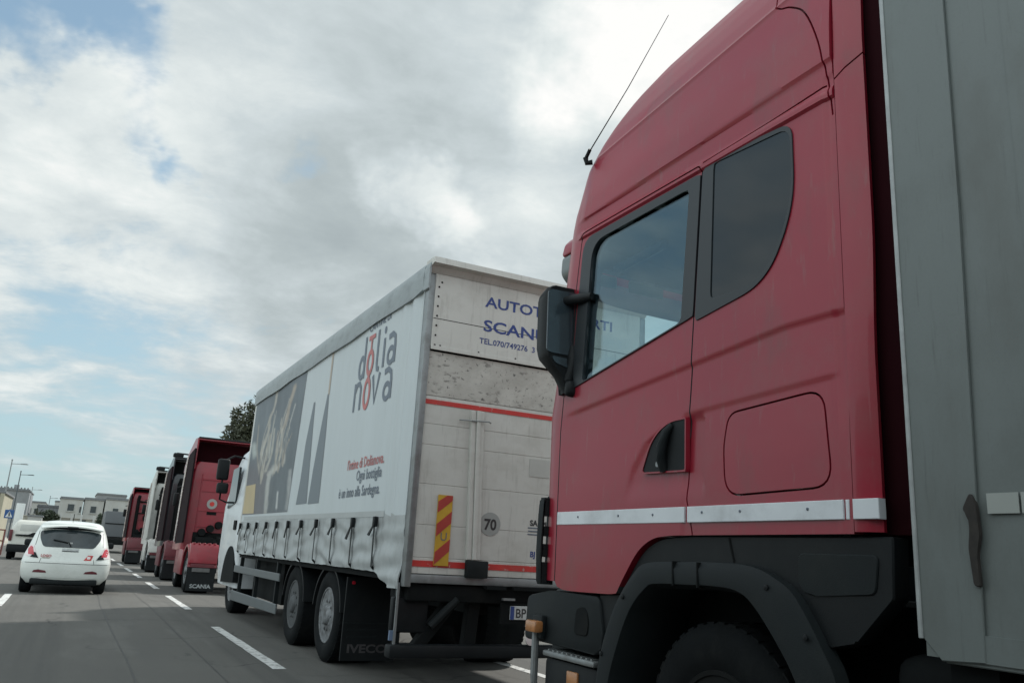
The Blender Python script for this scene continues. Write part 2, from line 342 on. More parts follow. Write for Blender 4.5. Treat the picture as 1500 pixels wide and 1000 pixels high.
def rounded(poly, r, seg=5):
    """round the corners of a 2D polygon"""
    out = []; n = len(poly); rs = r if isinstance(r, (list, tuple)) else [r]*n
    for i in range(n):
        p = Vector(poly[i]); a = Vector(poly[i-1])-p; b = Vector(poly[(i+1) % n])-p
        d = min(rs[i], a.length*.45, b.length*.45)
        if d < 1e-4: out.append(tuple(p)); continue
        A = p+a.normalized()*d; B = p+b.normalized()*d
        for k in range(seg+1):
            t = k/seg; out.append(tuple(A*(1-t)**2+p*2*t*(1-t)+B*t*t))
    return out
def spline(pts, n=6):
    """Catmull-Rom through an open 2D or 3D polyline"""
    P = [Vector(p) for p in pts]; out = []
    for i in range(len(P)-1):
        a = P[i-1] if i else P[0]*2-P[1]; b = P[i]; c = P[i+1]; d = P[i+2] if i+2 < len(P) else P[-1]*2-P[-2]
        for k in range(n):
            t = k/n; out.append(tuple(.5*((2*b)+(c-a)*t+(2*a-5*b+4*c-d)*t*t+(3*b-a-3*c+d)*t**3)))
    return out+[tuple(P[-1])]
def offset(poly, d):
    """push a 2D polygon outwards by d (works for near-convex outlines)"""
    n = len(poly); A = sum(poly[i-1][0]*poly[i][1]-poly[i][0]*poly[i-1][1] for i in range(n)); sg = 1 if A > 0 else -1; out = []
    for i in range(n):
        p = Vector(poly[i]); a = (p-Vector(poly[i-1])); b = (Vector(poly[(i+1) % n])-p)
        if a.length < 1e-9: a = b
        if b.length < 1e-9: b = a
        a.normalize(); b.normalize(); na = Vector((a.y, -a.x))*sg; nb = Vector((b.y, -b.x))*sg; q = (na+nb)
        if q.length < 1e-6: q = na
        q.normalize(); k = max(.45, q.dot(na)); out.append(tuple(p+q*(d/k)))
    return out
def interp(tab, z):
    if z <= tab[0][0]: return tab[0][1]
    for (a, va), (b, vb) in zip(tab, tab[1:]):
        if z <= b:
            t = (z-a)/(b-a); return va+(vb-va)*t
    return tab[-1][1]
def sm(t): t = max(0., min(1., t)); return t*t*(3-2*t)
def patch(polys, fn, step=.1):
    """fill 2D polygons, cut them on a grid and map (u,v) through fn to 3D"""
    mb = MB(); bm = mb.bm
    for poly in polys:
        vs = [bm.verts.new((p[0], p[1], 0)) for p in poly]; bm.faces.new(vs)
    us = [v.co.x for v in bm.verts]; ws = [v.co.y for v in bm.verts]
    for ax, lo, hi in ((0, min(us), max(us)), (1, min(ws), max(ws))):
        a = math.floor(lo/step)*step+step
        while a < hi:
            co_ = [0, 0, 0]; co_[ax] = a; no = [0, 0, 0]; no[ax] = 1
            bmesh.ops.bisect_plane(bm, geom=bm.verts[:]+bm.edges[:]+bm.faces[:], plane_co=co_, plane_no=no); a += step
    for v in bm.verts: v.co = Vector(fn(v.co.x, v.co.y))
    return mb
def text_mesh(body, size, fn, align='LEFT', bold=0., sx=1., spacing=1., thick=0):
    """writing as a mesh; fn maps the text plane (u,v) to 3D"""
    cu = bpy.data.curves.new('t', 'FONT'); cu.body = body; cu.size = size; cu.align_x = align; cu.offset = bold; cu.space_character = spacing; cu.resolution_u = 3
    o = bpy.data.objects.new('t', cu); COL.objects.link(o); me = evalmesh(o); bpy.data.objects.remove(o)
    for v in me.vertices: v.co = Vector(fn(v.co.x*sx, v.co.y))
    return me
def join_meshes(mes):
    bm = bmesh.new()
    for m in mes: bm.from_mesh(m)
    me = bpy.data.meshes.new('j'); bm.to_mesh(me); bm.free(); return me
def stroke(pts, w):
    """a 2D ribbon along a polyline, as quads"""
    pts = [Vector(p) for p in pts]; q = []; n = len(pts); closed = (pts[0]-pts[-1]).length < 1e-6; L_ = []
    for i, p in enumerate(pts):
        a = pts[i-1] if i > 0 else (pts[-2] if closed else p); b = pts[i+1] if i < n-1 else (pts[1] if closed else p)
        t = (b-a).normalized(); nn = Vector((-t.y, t.x))*w/2; L_.append((tuple(p+nn), tuple(p-nn)))
    for (a, b), (c, d) in zip(L_, L_[1:]): q.append([a, b, d, c])
    return q
def ell(cx, cy, rx, ry, n=28, a0=0, a1=360): return [(cx+rx*math.cos(rad(a0+(a1-a0)*k/n)), cy+ry*math.sin(rad(a0+(a1-a0)*k/n))) for k in range(n+1)]

def wheel(parent, xo, y, z, r, w, side=1, rim=RIM, hole=True, name='wheel', n=44):
    """side=+1: outer face towards -X at x=xo, tyre extends to +X"""
    s = side; rr = r*.60; mb = MB()
    prof = [(.03*r*2, rr*.98), (.012, rr*1.06), (.0, rr*1.25), (.006, r*.90), (.035, r*.985), (.06, r), (w-.06, r), (w-.035, r*.985), (w, r*.9), (w, rr), (w-.02, rr*.9)]
    mb.lathe(prof, (xo, y, z), 0, n*2, s)
    for k in range(n):      # tread blocks
        t = 2*math.pi*k/n; rt = Matrix.Rotation(t, 3, 'X')
        for dx in (.035, w*.36, w*.64-.0, w-.035-.05):
            a = Vector((0, 0, r)); c = Vector((xo+s*(dx+.025), y, z))+rt @ a
            vs = []
            for px in (-.025, .03):
                for py in (-math.pi*r/n*.62, math.pi*r/n*.62):
                    for pz in (-.02, .0015): vs.append(mb.bm.verts.new(Vector((xo+s*(dx+.025)+px, y, z))+rt @ Vector((0, py, r+pz))))
            for f in ((0, 1, 3, 2), (4, 6, 7, 5), (0, 4, 5, 1), (2, 3, 7, 6), (1, 5, 7, 3)): mb.bm.faces.new([vs[i] for i in f])
    t_ = mb.build(name, RUBBER, parent, 40)
    m2 = MB(); d = .06*r*2
    m2.lathe([(.028, rr*1.02), (.018, rr*1.0), (.02, rr*.94), (.07, rr*.86), (.105, rr*.80), (.07, rr*.60), (.055, rr*.42), (.01, rr*.36), (-.005, rr*.30), (-.01, rr*.22), (-.008, .02)], (xo, y, z), 0, 36, s)
    for k in range(10):
        t = 2*math.pi*k/10; m2.lathe([(.05, .022), (.02, .02), (.015, .008)], (xo, y+rr*.52*math.cos(t), z+rr*.52*math.sin(t)), 0, 6, s)
    nf = len(m2.bm.faces)
    if hole:
        for k in range(10):
            t = 2*math.pi*(k+.5)/10; m2.lathe([(.088, .001), (.086, .034), (.10, .034), (.10, .001)], (xo, y+rr*.71*math.cos(t), z+rr*.71*math.sin(t)), 0, 10, s)
    for i, f in enumerate(m2.bm.faces): f.material_index = 1 if i >= nf else 0
    m2.build('rim', rim, t_, 35, mats=[rim, DARK])
    return t_

# ================================================================== GROUND
def sheet(name, x0, x1, y0, y1, z, m, nx=2, ny=2, kind='structure'):
    mb = MB(); mb.grid([x0+(x1-x0)*i/nx for i in range(nx+1)], [y0+(y1-y0)*i/ny for i in range(ny+1)], lambda u, v: (u, v, z)); return tag(mb.build(name, m, None, 0), kind=kind)
sheet('ground', -900, 900, -300, 1400, -.03, EARTH)
sheet('road', -4.2, 8.6, -40, 128, 0, ASPH)
for name, x0, x1 in (('pavement', -9.5, -4.2), ('pavement', 8.6, 12)):
    mb = MB(); mb.box(x0, x1, -40, 128, -.02, .13); tag(mb.build(name, PAVE, None, 0), kind='structure')
for x in (-4.2, 8.46):
    mb = MB()
    for k in range(84): mb.box(x, x+.14, -40+k*2, -40+k*2+1.985, -.01, .145, .012, 1)
    tag(mb.build('kerb', KERB, None, 0), kind='structure')
def dash(x, y0, y1, w=.13):
    mb = MB(); n = 12
    L_ = [(x-w/2+random.uniform(-.006, .006), y0+(y1-y0)*i/n) for i in range(n+1)]; R_ = [(x+w/2+random.uniform(-.006, .006), y0+(y1-y0)*i/n) for i in range(n+1)]
    for i in range(n): mb.face([(*L_[i], .004), (*R_[i], .004), (*R_[i+1], .004), (*L_[i+1], .004)])
    tag(mb.build('lane_dash', PAINT, None, 0), kind='structure')
for x, w in ((.72, .013), (1.52, .010), (3.4, .014)):
    mb = MB(); ys = [-20+i*1.5 for i in range(90)]; xs = [x+.05*noise.noise(Vector((y*.25, x, 0)))+.02*noise.noise(Vector((y*1.3, x, 5))) for y in ys]; ws = [w*(.5+.6*abs(noise.noise(Vector((y*.6, x, 9))))) for y in ys]
    for k in range(89): mb.face([(xs[k]-ws[k], ys[k], .0035), (xs[k]+ws[k], ys[k], .0035), (xs[k+1]+ws[k+1], ys[k+1], .0035), (xs[k+1]-ws[k+1], ys[k+1], .0035)])
    tag(mb.build('tar_seam', mat('tar_seam', (.055, .055, .053), .7, var=.2, scale=5) if 'tar_seam' not in MATS else MATS['tar_seam'], None, 0), kind='structure')
for y0, y1 in ((-11, -7), (-4.2, -.4), (2.6, 6.2), (9.2, 13.6), (16.8, 20.5), (23.1, 26.1), (28.7, 31.6), (33.2, 36.4), (39, 42.6), (46, 49.6), (53, 56.6), (60, 63.6), (67, 70.6), (74, 77.6)): dash(2.15, y0, y1)
for y0, y1 in ((-6, -2), (2, 5.5), (9.6, 13), (16.6, 19.7), (26, 29), (35, 38), (45, 48), (55, 58)): dash(-.86, y0, y1, .13)
for y0, y1 in ((1, 4.5), (8.3, 10.4), (14, 17), (21, 24), (28, 31)): dash(4.9, y0, y1, .13)

# ================================================================== FOREGROUND RED TRACTOR
XS = 2.55; XC = 3.80
red_truck = thing('tractor_truck', 'large red lorry cab in the right foreground with black mirror and white side band', 'truck', (XC, 2.6, 0))
INS = [(1.0, 0), (3.34, 0), (3.45, .004), (3.60, .010), (3.74, .016), (3.77, .022), (3.88, .050), (3.98, .082), (4.06, .112), (4.13, .150), (4.19, .20), (4.235, .28), (4.26, .42), (4.272, .65)]
YSF = [(1.0, 4.38), (2.1, 4.37), (2.3, 4.30), (3.0, 4.235), (3.25, 4.18), (3.4, 4.155), (3.6, 4.12), (3.75, 4.08), (3.86, 4.01), (3.95, 3.92), (4.03, 3.79), (4.12, 3.55), (4.19, 3.28), (4.25, 2.95), (4.272, 2.75)]
YF = [(1.0, 4.70), (2.15, 4.74), (2.3, 4.72), (3.2, 4.60), (3.45, 4.56), (3.7, 4.44), (3.82, 4.34), (3.92, 4.24), (4.0, 4.12), (4.08, 3.94), (4.16, 3.68), (4.23, 3.35), (4.272, 3.0)]
YR = 2.21
def crease(pts): return lambda y: interp(sorted(pts), y)
zA = crease([(4.34, 2.09), (3.16, 2.20), (2.52, 2.26), (2.2, 2.26)]); zB = crease([(3.16, 1.965), (2.26, 2.01)]); yD = crease([(1.50, 3.69), (1.56, 3.67), (1.72, 3.61), (1.85, 3.50), (1.91, 3.37), (1.96, 3.10)])
def relief(y, z):
    d = 0.
    a = zA(y); d -= .010*sm((a-z)/.03+.5)*(1-sm((a-z)/.5-.15))*sm((4.38-y)/.25)
    if y < 3.2: b = zB(y); d -= .007*sm((b-z)/.028+.5)*sm((y-2.24)/.05)
    if y > 3.05 and z < 2.02: d -= .012*sm((yD(z)-y)/.045+.5)*sm((z-1.55)/.12)*sm((1.97-z)/.05)
    d += .014*sm((z-3.195)/.012)*(1-sm((z-3.235)/.014))
    d += .014*sm((z-(3.32+.02*(4.1-y)/1.6))/.022)*sm((3.75-z)/.3)
    d += .009*sm((z-3.752)/.016)*(1-sm((z-3.772)/.022))
    if y < 2.262: d -= .006*(1-sm((y-2.245)/.017))*(1 if z < 3.3 else 0)
    return d
def cab_loop(z, hi=True, inset=0.):
    ins = interp(INS, z)+inset; ysf = interp(YSF, z)-inset; yf = interp(YF, z)-inset; yr = YR+inset
    tilt = .085*sm((z-3.2)/.5); pts = []
    xl = XS+ins; cw = min(.34, (XC-xl)*.8); ys = []
    ny = 150 if hi else 10; nc = 14 if hi else 6; nf = 14 if hi else 6
    for i in range(ny+1): y = yr+(ysf-yr)*i/ny; pts.append((xl-(relief(y, z) if hi else 0), y))
    for i in range(1, nc+1):
        t = math.pi/2*i/nc; pts.append((xl+cw*(1-math.cos(t)**(2/2.4)), ysf+(yf-.06-ysf)*math.sin(t)**(2/2.4)))
    half = len(pts)
    for i in range(1, nf): u = i/nf; x = xl+cw+(2*(XC-xl-cw))*u; pts.append((x, yf-.06+.06*(1-(2*u-1)**2)))
    ml = pts[:half] if not hi else [(xl+.0, yr+(ysf-yr)*i/12) for i in range(13)]+pts[ny+1:half]
    pts += [(2*XC-x, y) for x, y in ml[::-1]]
    return [Vector((x, y, z+tilt*(3.3-y))) for x, y in pts]
def cab_solid(hi, z0, z1, inset, m):
    mb = MB(); zs = []; z = z0
    while z < z1: zs.append(z); z += ((.012 if z > 3.15 else .010 if z > 1.86 and z < 2.30 else .02)) if hi else .08
    zs.append(z1); loops = [[mb.bm.verts.new(v) for v in cab_loop(z, hi, inset)] for z in zs]
    mb.skin(loops); return tmpobj(mb, m)
cab = cab_solid(True, 1.0, 4.271, 0, RED)
inner = cab_solid(False, 1.12, 3.30, .06, LINING)
def setmesh(o, me): o.data = me
setmesh(cab, boolean(cab, inner, 'DIFFERENCE'))
DOORGLASS = rounded([(4.125, 2.275), (4.06, 3.135), (3.14, 3.135), (3.205, 2.435)], [.03, .13, .03, .03])
FARGLASS = DOORGLASS
QGLASS = rounded([(2.955, 3.20), (2.45, 3.165), (2.45, 2.80), (2.62, 2.50), (2.985, 2.50)], [.02, .07, .25, .3, .03], 8)
cut = MB()
cut.prism(DOORGLASS, 0, 2.4, 2.75); cut.prism(DOORGLASS, 0, 4.9, 5.3)
cut.prism([(2.85, 2.32), (4.75, 2.32), (4.70, 3.16), (2.90, 3.16)], 1, 4.22, 4.95)                    # windscreen opening
RB = [(4.6, 1.13), (4.36, 1.13)]+spline([(4.33, 1.10), (4.21, 1.085), (3.80, 1.092)], 4)+spline([(3.73, 1.10), (3.66, 1.19), (3.55, 1.31), (3.44, 1.37), (3.32, 1.39), (3.13, 1.395)], 5)+[(2.0, 1.405), (2.0, .8), (4.9, .8), (4.9, 1.13)]
cut.prism(RB, 0, 2.0, 5.6)
setmesh(cab, boolean(cab, tmpobj(cut), 'DIFFERENCE'))
DOOR = rounded([(3.045, 3.225), (3.165, 1.85), (3.172, 1.56), (3.13, 1.40), (3.13, .9), (4.362, .9), (4.362, 2.0), (4.335, 2.26), (4.19, 3.225)], [.03, 0, .0, .02, 0, 0, .0, .05, .06], 4)
HATCH = rounded([(2.915, 1.79), (2.885, 1.935), (2.335, 1.965), (2.30, 1.58), (2.905, 1.565)], [.04, .06, .09, .10, .10], 6)
door_me = boolean(cab, tmpobj(MB().prism(offset(DOOR, -.0045), 0, 2.3, 2.72)), 'INTERSECT')
hatch_me = boolean(cab, tmpobj(MB().prism(offset(HATCH, -.0045), 0, 2.3, 2.72)), 'INTERSECT')
setmesh(cab, boolean(cab, tmpobj(MB().prism(offset(DOOR, .0045), 0, 2.3, 2.72)), 'DIFFERENCE'))
setmesh(cab, boolean(cab, tmpobj(MB().prism(offset(HATCH, .0045), 0, 2.3, 2.72)), 'DIFFERENCE'))
# the seam between roof fairing, cab side and corner panel: a real groove
for pl, dep in (([(2.56, 4.2), (2.545, 3.885), (2.515, 3.82), (2.44, 3.78), (2.35, 3.69), (2.27, 3.49), (2.235, 3.27), (2.222, 3.12)], .05), ([(3.03, 3.232), (2.6, 3.25), (2.245, 3.268)], .012)):
    pl = spline(pl, 5); st_ = stroke(pl, .009); rib = [q[0] for q in st_]+[st_[-1][3], st_[-1][2]]+[q[1] for q in st_[::-1]]
    me = boolean(cab, tmpobj(MB().prism(rib, 0, 2.3, XS+dep)), 'DIFFERENCE')
    if len(me.vertices) > 1000: setmesh(cab, me)
    else: print('groove failed')
me = cab.data; bpy.data.objects.remove(cab)
cab = link('cab', me, None, red_truck, 30)
def use2(me): me.materials.clear(); me.materials.append(RED); me.materials.append(LINING)
use2(cab.data)
door = link('door', door_me, None, red_truck, 30); use2(door.data)
hatch = link('locker_hatch', hatch_me, None, red_truck, 30); use2(hatch.data)
for me in (cab.data, door.data, hatch.data):      # faces well inside the skin are lining
    oc = origin(red_truck)
    for p in me.polygons:
        c = p.center+oc
        inwin = 2.25 < c.z < 3.15 and 3.1 < c.y < 4.16 and c.x > 2.553
        front = c.y > 4.15 and 1.1 < c.z < 3.36 and (p.normal.y < -.3 or (2.83 < c.x < 4.77 and 2.3 < c.z < 3.18 and abs(p.normal.y) < .5))
        p.material_index = 1 if inwin or front or (2.595 < c.x < 5.005 and YR+.045 < c.y < interp(YF, c.z)-.12 and 1.1 < c.z < 3.36) and not (c.x < 2.62 and abs(p.normal.x) < .3 and c.z > 3.2) else 0
MB().prism(HATCH, 0, 2.60, 2.62).build('hatch_seal', DARK, hatch, 0)
# window trim and glass
outer = [(4.255, 2.246), (4.16, 3.185), (3.052, 3.185), (3.112, 2.444)]
n_ = 96
def ringtrim(inner_, outer_, x0, x1, name, parent, m=TRIM):
    O = resample(outer_, n_); I = []
    # nearest-angle pairing
    ci = Vector((sum(p[0] for p in inner_)/len(inner_), sum(p[1] for p in inner_)/len(inner_)))
    ir = resample(inner_, 720)
    for o_ in O:
        d = (Vector(o_)-ci).normalized(); I.append(max(ir, key=lambda q: (Vector(q)-ci).normalized().dot(d)))
    return MB().ring(O, I, 0, x0, x1).build(name, m, parent, 30)
ringtrim(DOORGLASS, rounded(outer, [.02, .10, .01, .01]), 2.541, 2.60, 'window_frame', door)
MB().prism(offset(DOORGLASS, .004), 0, 2.560, 2.566).build('window_glass', CABGLASS, door, 0)
qo = rounded([(3.036, 3.195), (2.955, 3.225), (2.44, 3.185), (2.437, 2.79), (2.61, 2.485), (3.10, 2.415)], [.01, .02, .07, .25, .3, .02], 8)
ringtrim(QGLASS, qo, 2.5425, 2.58, 'rear_window_frame', cab)
MB().prism(offset(QGLASS, .003), 0, 2.548, 2.556).build('rear_window', DGLASS, cab, 0)
MB().prism(offset(DOORGLASS, .004), 0, 5.036, 5.042).build('far_window_glass', SCREEN, cab, 0)
MB().grid([2.82+1.96*i/12 for i in range(13)], [0, 1], lambda u, v: (u, (4.66 if v < .5 else 4.53)+.02*(1-((u-XC)/1)**2), 2.30+.88*v)).build('windscreen', SCREEN, cab, 0)
# white band (two lengths and the corner)
def band(y0, y1, z0a, z0b, h, parent, x=XS-.004):
    MB().prism([(y0, z0a), (y1, z0b), (y1, z0b+h), (y0, z0a+h)], 0, x, XS+.03, .002, 1).build('white_band', WHITESTRIPE, parent, 0)
band(3.178, 4.356, 1.452, 1.450, .073, door); band(2.248, 3.158, 1.455, 1.452, .073, cab); band(2.225, 2.242, 1.455, 1.455, .073, cab, XS+.002)
for y in (2.42, 2.80, 3.05): MB().lathe([(0, .006), (-.003, .006), (-.005, .001)], (XS-.004, y, 1.497), 0, 8).build('band_rivet', GREYINK, cab, 0)
for y in (3.42, 3.72, 4.12): MB().lathe([(0, .006), (-.003, .006), (-.005, .001)], (XS-.004, y, 1.492), 0, 8).build('band_rivet', GREYINK, door, 0)
# corner deflector behind the cab
def dloop(z, sl=0):
    yb = 2.075+.02*sm((2.6-z)/.6); ins = interp(INS, z); x = XS+ins; t = .085*sm((z-3.2)/.5)*1.1
    return [Vector((a, b, z+t+sl*(2.203-b)*.5)) for a, b in ((x+.001, 2.203), (x+.004, 2.15), (x+.026, yb), (x+.045, yb+.004), (x+.045, 2.15), (x+.04, 2.203))]
for part, (za, zb, sa, sb) in enumerate(((1.41, 3.268, 0, 1), (3.276, 4.24, 1, 0))):
    fl = MB(); n_s = 40; fl.skin([[fl.bm.verts.new(v) for v in dloop(za+(zb-za)*k/n_s, sa*(1-k/n_s)+sb*k/n_s)] for k in range(n_s+1)]); q_ = fl.build('side_deflector', RED, red_truck, 40)
    if part == 0: defl = q_
MB().prism([(2.085, 1.455), (2.20, 1.455), (2.20, 1.528), (2.085, 1.528)], 0, 2.541, 2.58, .002, 1).build('white_band', WHITESTRIPE, defl, 0)
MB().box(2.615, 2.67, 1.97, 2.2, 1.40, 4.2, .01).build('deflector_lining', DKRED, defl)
MB().box(2.70, 4.9, 2.12, 2.205, 1.3, 3.9, .02).build('cab_back', DARK, red_truck)
# gutter line above the windows is in the relief; fairing seam bead
# door handle: dark recessed pocket with an upright grip and lock
hp = rounded([(3.515, 1.705), (3.445, 1.845), (3.375, 1.905), (3.285, 1.94), (3.172, 1.942), (3.172, 1.697)], [.02, .05, .05, .05, .0, .0], 4)
hd = MB().prism(hp, 0, 2.548, 2.60).build('door_handle', BLACKP, door, 0)
g = MB(); g.tube([(2.548, 3.335, 1.70), (2.532, 3.335, 1.75), (2.522, 3.325, 1.82), (2.53, 3.30, 1.89), (2.548, 3.275, 1.925)], [.022, .026, .026, .022, .015], 10)
g.build('grip', GREYP, hd, 60); MB().lathe([(0, .014), (-.012, .014), (-.012, .001)], (2.535, 3.36, 1.735), 0, 14).build('lock', STEEL, hd)
MB().ring(resample(offset(hp, .008), 60), resample(hp, 60), 0, 2.543, 2.57).build('handle_rim', RED, hd, 40)
# mirror: tall housing with its glass facing back, angled foot, arms
mir = MB()
def mloop(z, dx=0, grow=0):
    x0 = interp([(2.24, 2.470), (2.33, 2.43), (2.43, 2.335), (2.48, 2.325), (2.84, 2.318), (2.87, 2.33), (2.885, 2.36)], z)-grow
    x1 = interp([(2.22, 2.555), (2.35, 2.56), (2.41, 2.555), (2.45, 2.53), (2.86, 2.515), (2.885, 2.49)], z)+grow
    y0, y1 = 4.262, 4.262+interp([(2.22, .10), (2.5, .17), (2.82, .17), (2.885, .08)], z); c = .035
    x0 += .04; x1 += .03+.05*sm((z-2.38)/.1)
    return [(x0+c*.4, y0, z), (x1-c*.4, y0, z), (x1, y0+c*.6, z), (x1-.02, y1-c, z), (x1-.06, y1, z), (x0+.06, y1, z), (x0+.01, y1-c, z), (x0, y0+c*.6, z)]
zs = [2.225, 2.24, 2.28, 2.33, 2.38, 2.43, 2.46, 2.50]+[2.55+.05*i for i in range(6)]+[2.83, 2.85, 2.87, 2.88, 2.887]
mir.skin([[mir.bm.verts.new(v) for v in mloop(z)] for z in zs]); mirror = mir.build('side_mirror', BLACKP, red_truck, 50)
MB().prism(rounded([(2.368, 2.46), (2.590, 2.455), (2.580, 2.862), (2.362, 2.855)], .03, 4), 1, 4.256, 4.266).build('mirror_glass', MIRRORG, mirror, 0)
MB().prism(rounded([(2.43, 2.40), (2.56, 2.37), (2.555, 2.435), (2.405, 2.44)], .02, 4), 1, 4.257, 4.27).build('small_mirror_glass', MIRRORG, mirror, 0)
a = MB(); a.tube([(2.48, 4.31, 2.80), (2.51, 4.22, 2.80), (2.524, 4.12, 2.79), (2.545, 4.05, 2.787)], [.03, .032, .03, .022], 10); a.box(2.54, 2.635, 4.205, 4.262, 2.27, 2.47, .02); a.box(2.50, 2.64, 4.21, 4.27, 2.20, 2.30, .025); a.tube([(2.53, 4.29, 2.30), (2.57, 4.26, 2.29), (2.62, 4.22, 2.30)], .045, 10)
a.tube([(2.545, 4.265, 2.30), (2.55, 4.262, 2.44), (2.555, 4.258, 2.52)], [.045, .04, .026], 10); a.tube([(2.555, 4.258, 2.5), (2.558, 4.235, 2.8)], .013, 8); a.build('mirror_arm', BLACKP, mirror, 50)
# sun visor over the windscreen
v = MB(); us = [i/24 for i in range(25)]
def visor(u, w):
    t = 2*u-1; x = XC+t*1.12; yy = 4.86-.33*abs(t)**4; return (x, yy+.07*w*(1-.6*abs(t)), 3.385-.07*abs(t)**6-.32*w+.10*w*w*abs(t)**6)
V0 = [[v.bm.verts.new(visor(u, w)) for w in (0, .2, .5, .8, 1)] for u in us]; V1 = [[v.bm.verts.new(Vector(visor(u, w))+Vector((0, .02, .015))) for w in (0, .2, .5, .8, 1)] for u in us]
for A, B in zip(V0, V0[1:]):
    for k in range(4): v.bm.faces.new([A[k], A[k+1], B[k+1], B[k]])
for A, B in zip(V1, V1[1:]):
    for k in range(4): v.bm.faces.new([A[k], B[k], B[k+1], A[k+1]])
for k in (0, 4):
    for i in range(24): v.bm.faces.new([V0[i][k], V0[i+1][k], V1[i+1][k], V1[i][k]])
for i in (0, 24):
    for k in range(4): v.bm.faces.new([V0[i][k], V0[i][k+1], V1[i][k+1], V1[i][k]])
for f_ in v.bm.faces: f_.material_index = 1 if f_.calc_center_median().z < 3.24 else 0
vis = v.build('sun_visor', RED, red_truck, 40, mats=[RED, mat('smoked_visor', (.16, .18, .18), .35, var=.1)])
MB().prism(rounded([(2.69, 3.35), (2.64, 3.295), (2.620, 3.205), (2.78, 3.225), (2.78, 3.355)], .02), 1, 4.44, 4.56, .006, 1).build('visor_end', RED, vis, 40)
MB().ring(resample(rounded([(2.620, 3.203), (2.614, 3.075), (2.67, 3.015), (2.78, 3.035), (2.78, 3.222)], .03), 60), resample(rounded([(2.675, 3.13), (2.646, 3.09), (2.675, 3.045), (2.745, 3.055), (2.745, 3.13)], .015), 60), 1, 4.442, 4.55).build('visor_lower_end', MATS['smoked_visor'], vis, 40)
# corner air deflector with three slots
f = MB(); yb0, yb1 = 4.475, 4.53
f.prism([(2.517, 1.125), (2.527, 1.105), (2.527, 1.60), (2.524, 1.60), (2.519, 1.57), (2.515, 1.50), (2.511, 1.30)], 1, yb0, yb1, .006, 1)
for z0, z1 in ((1.105, 1.233), (1.262, 1.338), (1.383, 1.442), (1.502, 1.612)): f.box(2.5275, 2.573, yb0+.004, yb1-.004, z0, z1)
f.box(2.574, 2.60, yb0-.01, yb1, 1.105, 1.625, .004)
f.build('corner_air_deflector', GREYP, red_truck, 40)
MB().prism([(4.385, 1.14), (4.40, 1.14), (4.40, 2.12), (4.385, 2.12)], 0, 2.560, 2.575).build('corner_seam', DARK, cab, 0)
# antenna on the fairing corner
an = MB(); an.tube([(2.56, 4.12, 3.70), (2.53, 4.14, 3.695), (2.52, 4.14, 3.73)], .018, 8); an.tube([(2.52, 4.14, 3.72), (2.52, 4.09, 3.765)], .012, 8); ant = an.build('antenna_base', BLACKP, red_truck)
MB().tube([(2.52, 4.10, 3.75), (2.545, 3.72, 4.02), (2.55, 3.34, 4.29)], [.0045, .003, .002], 6).build('antenna_whip', BLACKP, ant)
# lower dark cladding
AO = [(3.90, .45), (3.88, .64), (3.83, .83), (3.72, 1.04), (3.57, 1.20), (3.45, 1.262), (3.17, 1.275), (3.0, 1.28), (2.73, 1.272), (2.57, 1.22), (2.48, 1.16), (2.36, .99), (2.29, .84), (2.25, .45)]
AI = [(3.76, .45), (3.72, .67), (3.64, .86), (3.54, 1.03), (3.42, 1.13), (3.34, 1.15), (3.10, 1.157), (2.95, 1.16), (2.82, 1.15), (2.73, 1.10), (2.60, .96), (2.51, .84), (2.46, .70), (2.42, .45)]
side = MB(); side.prism(rounded([(3.92, 1.085)]+spline([(3.725, 1.085), (3.655, 1.175), (3.545, 1.295), (3.435, 1.357), (3.32, 1.379), (3.13, 1.388)], 4)+[(2.06, 1.395), (2.07, 1.18), (2.24, 1.02), (2.36, .985), (2.48, 1.155), (2.57, 1.215), (2.73, 1.265), (3.0, 1.272), (3.17, 1.267), (3.45, 1.255), (3.57, 1.19), (3.72, 1.03), (3.80, .90), (3.92, .90)], .01, 2), 0, 2.575, 2.66, .006, 1)
AO = spline(AO, 4); AI = spline(AI, 4)
cl = side.build('wheel_arch_panel', BLACKP, red_truck, 30)
MB().prism(rounded([(2.12, 1.33), (2.50, 1.33), (2.50, 1.20), (2.44, 1.17), (2.14, 1.19)], .03, 3), 0, 2.568, 2.58, .004, 1).build('panel_flap', GREYP, cl, 30)
fen = MB(); nA = len(AO)
rowsO = []
for lay in range(5):
    a = lay/4; x = [2.60, 2.535, 2.515, 2.52, 2.575][lay]; t = [0.0, .02, .3, .85, 1.0][lay]
    rowsO.append([fen.bm.verts.new((x, AO[i][0]*(1-t)+AI[i][0]*t, AO[i][1]*(1-t)+AI[i][1]*t)) for i in range(nA)])
back = [fen.bm.verts.new((2.9, AI[i][0], AI[i][1])) for i in range(nA)]
rows = rowsO+[back]
for A, B in zip(rows, rows[1:]):
    for i in range(nA-1): fen.bm.faces.new([A[i], A[i+1], B[i+1], B[i]])
fender = fen.build('front_fender', GREYP, red_truck, 40)
MB().tube([(2.573, 2.90, 1.385), (2.573, 2.885, 1.33), (2.573, 2.87, 1.285)], .005, 6).build('panel_joint', DARK, cl)
for y in (2.42, 2.62, 3.62, 3.80): MB().lathe([(0, .012), (-.006, .012), (-.009, .001)], (2.516, y, interp([(2.42, 1.02), (2.62, 1.19), (3.62, 1.09), (3.80, .80)], y)), 0, 10).build('fender_bolt', BLACKP, fender)
for y in (3.045, 3.22): MB().box(2.512, 2.56, y-.004, y+.004, 1.165, 1.275).build('fender_seam', DARK, fender, 0)
fb = MB(); fb.prism(rounded([(4.72, .78), (4.70, 1.03), (4.42, 1.075), (3.90, 1.075), (3.85, .85), (3.90, .775)], .04, 3), 0, 2.56, 2.8, .012, 2); bum = fb.build('bumper', GREYP, red_truck, 40)
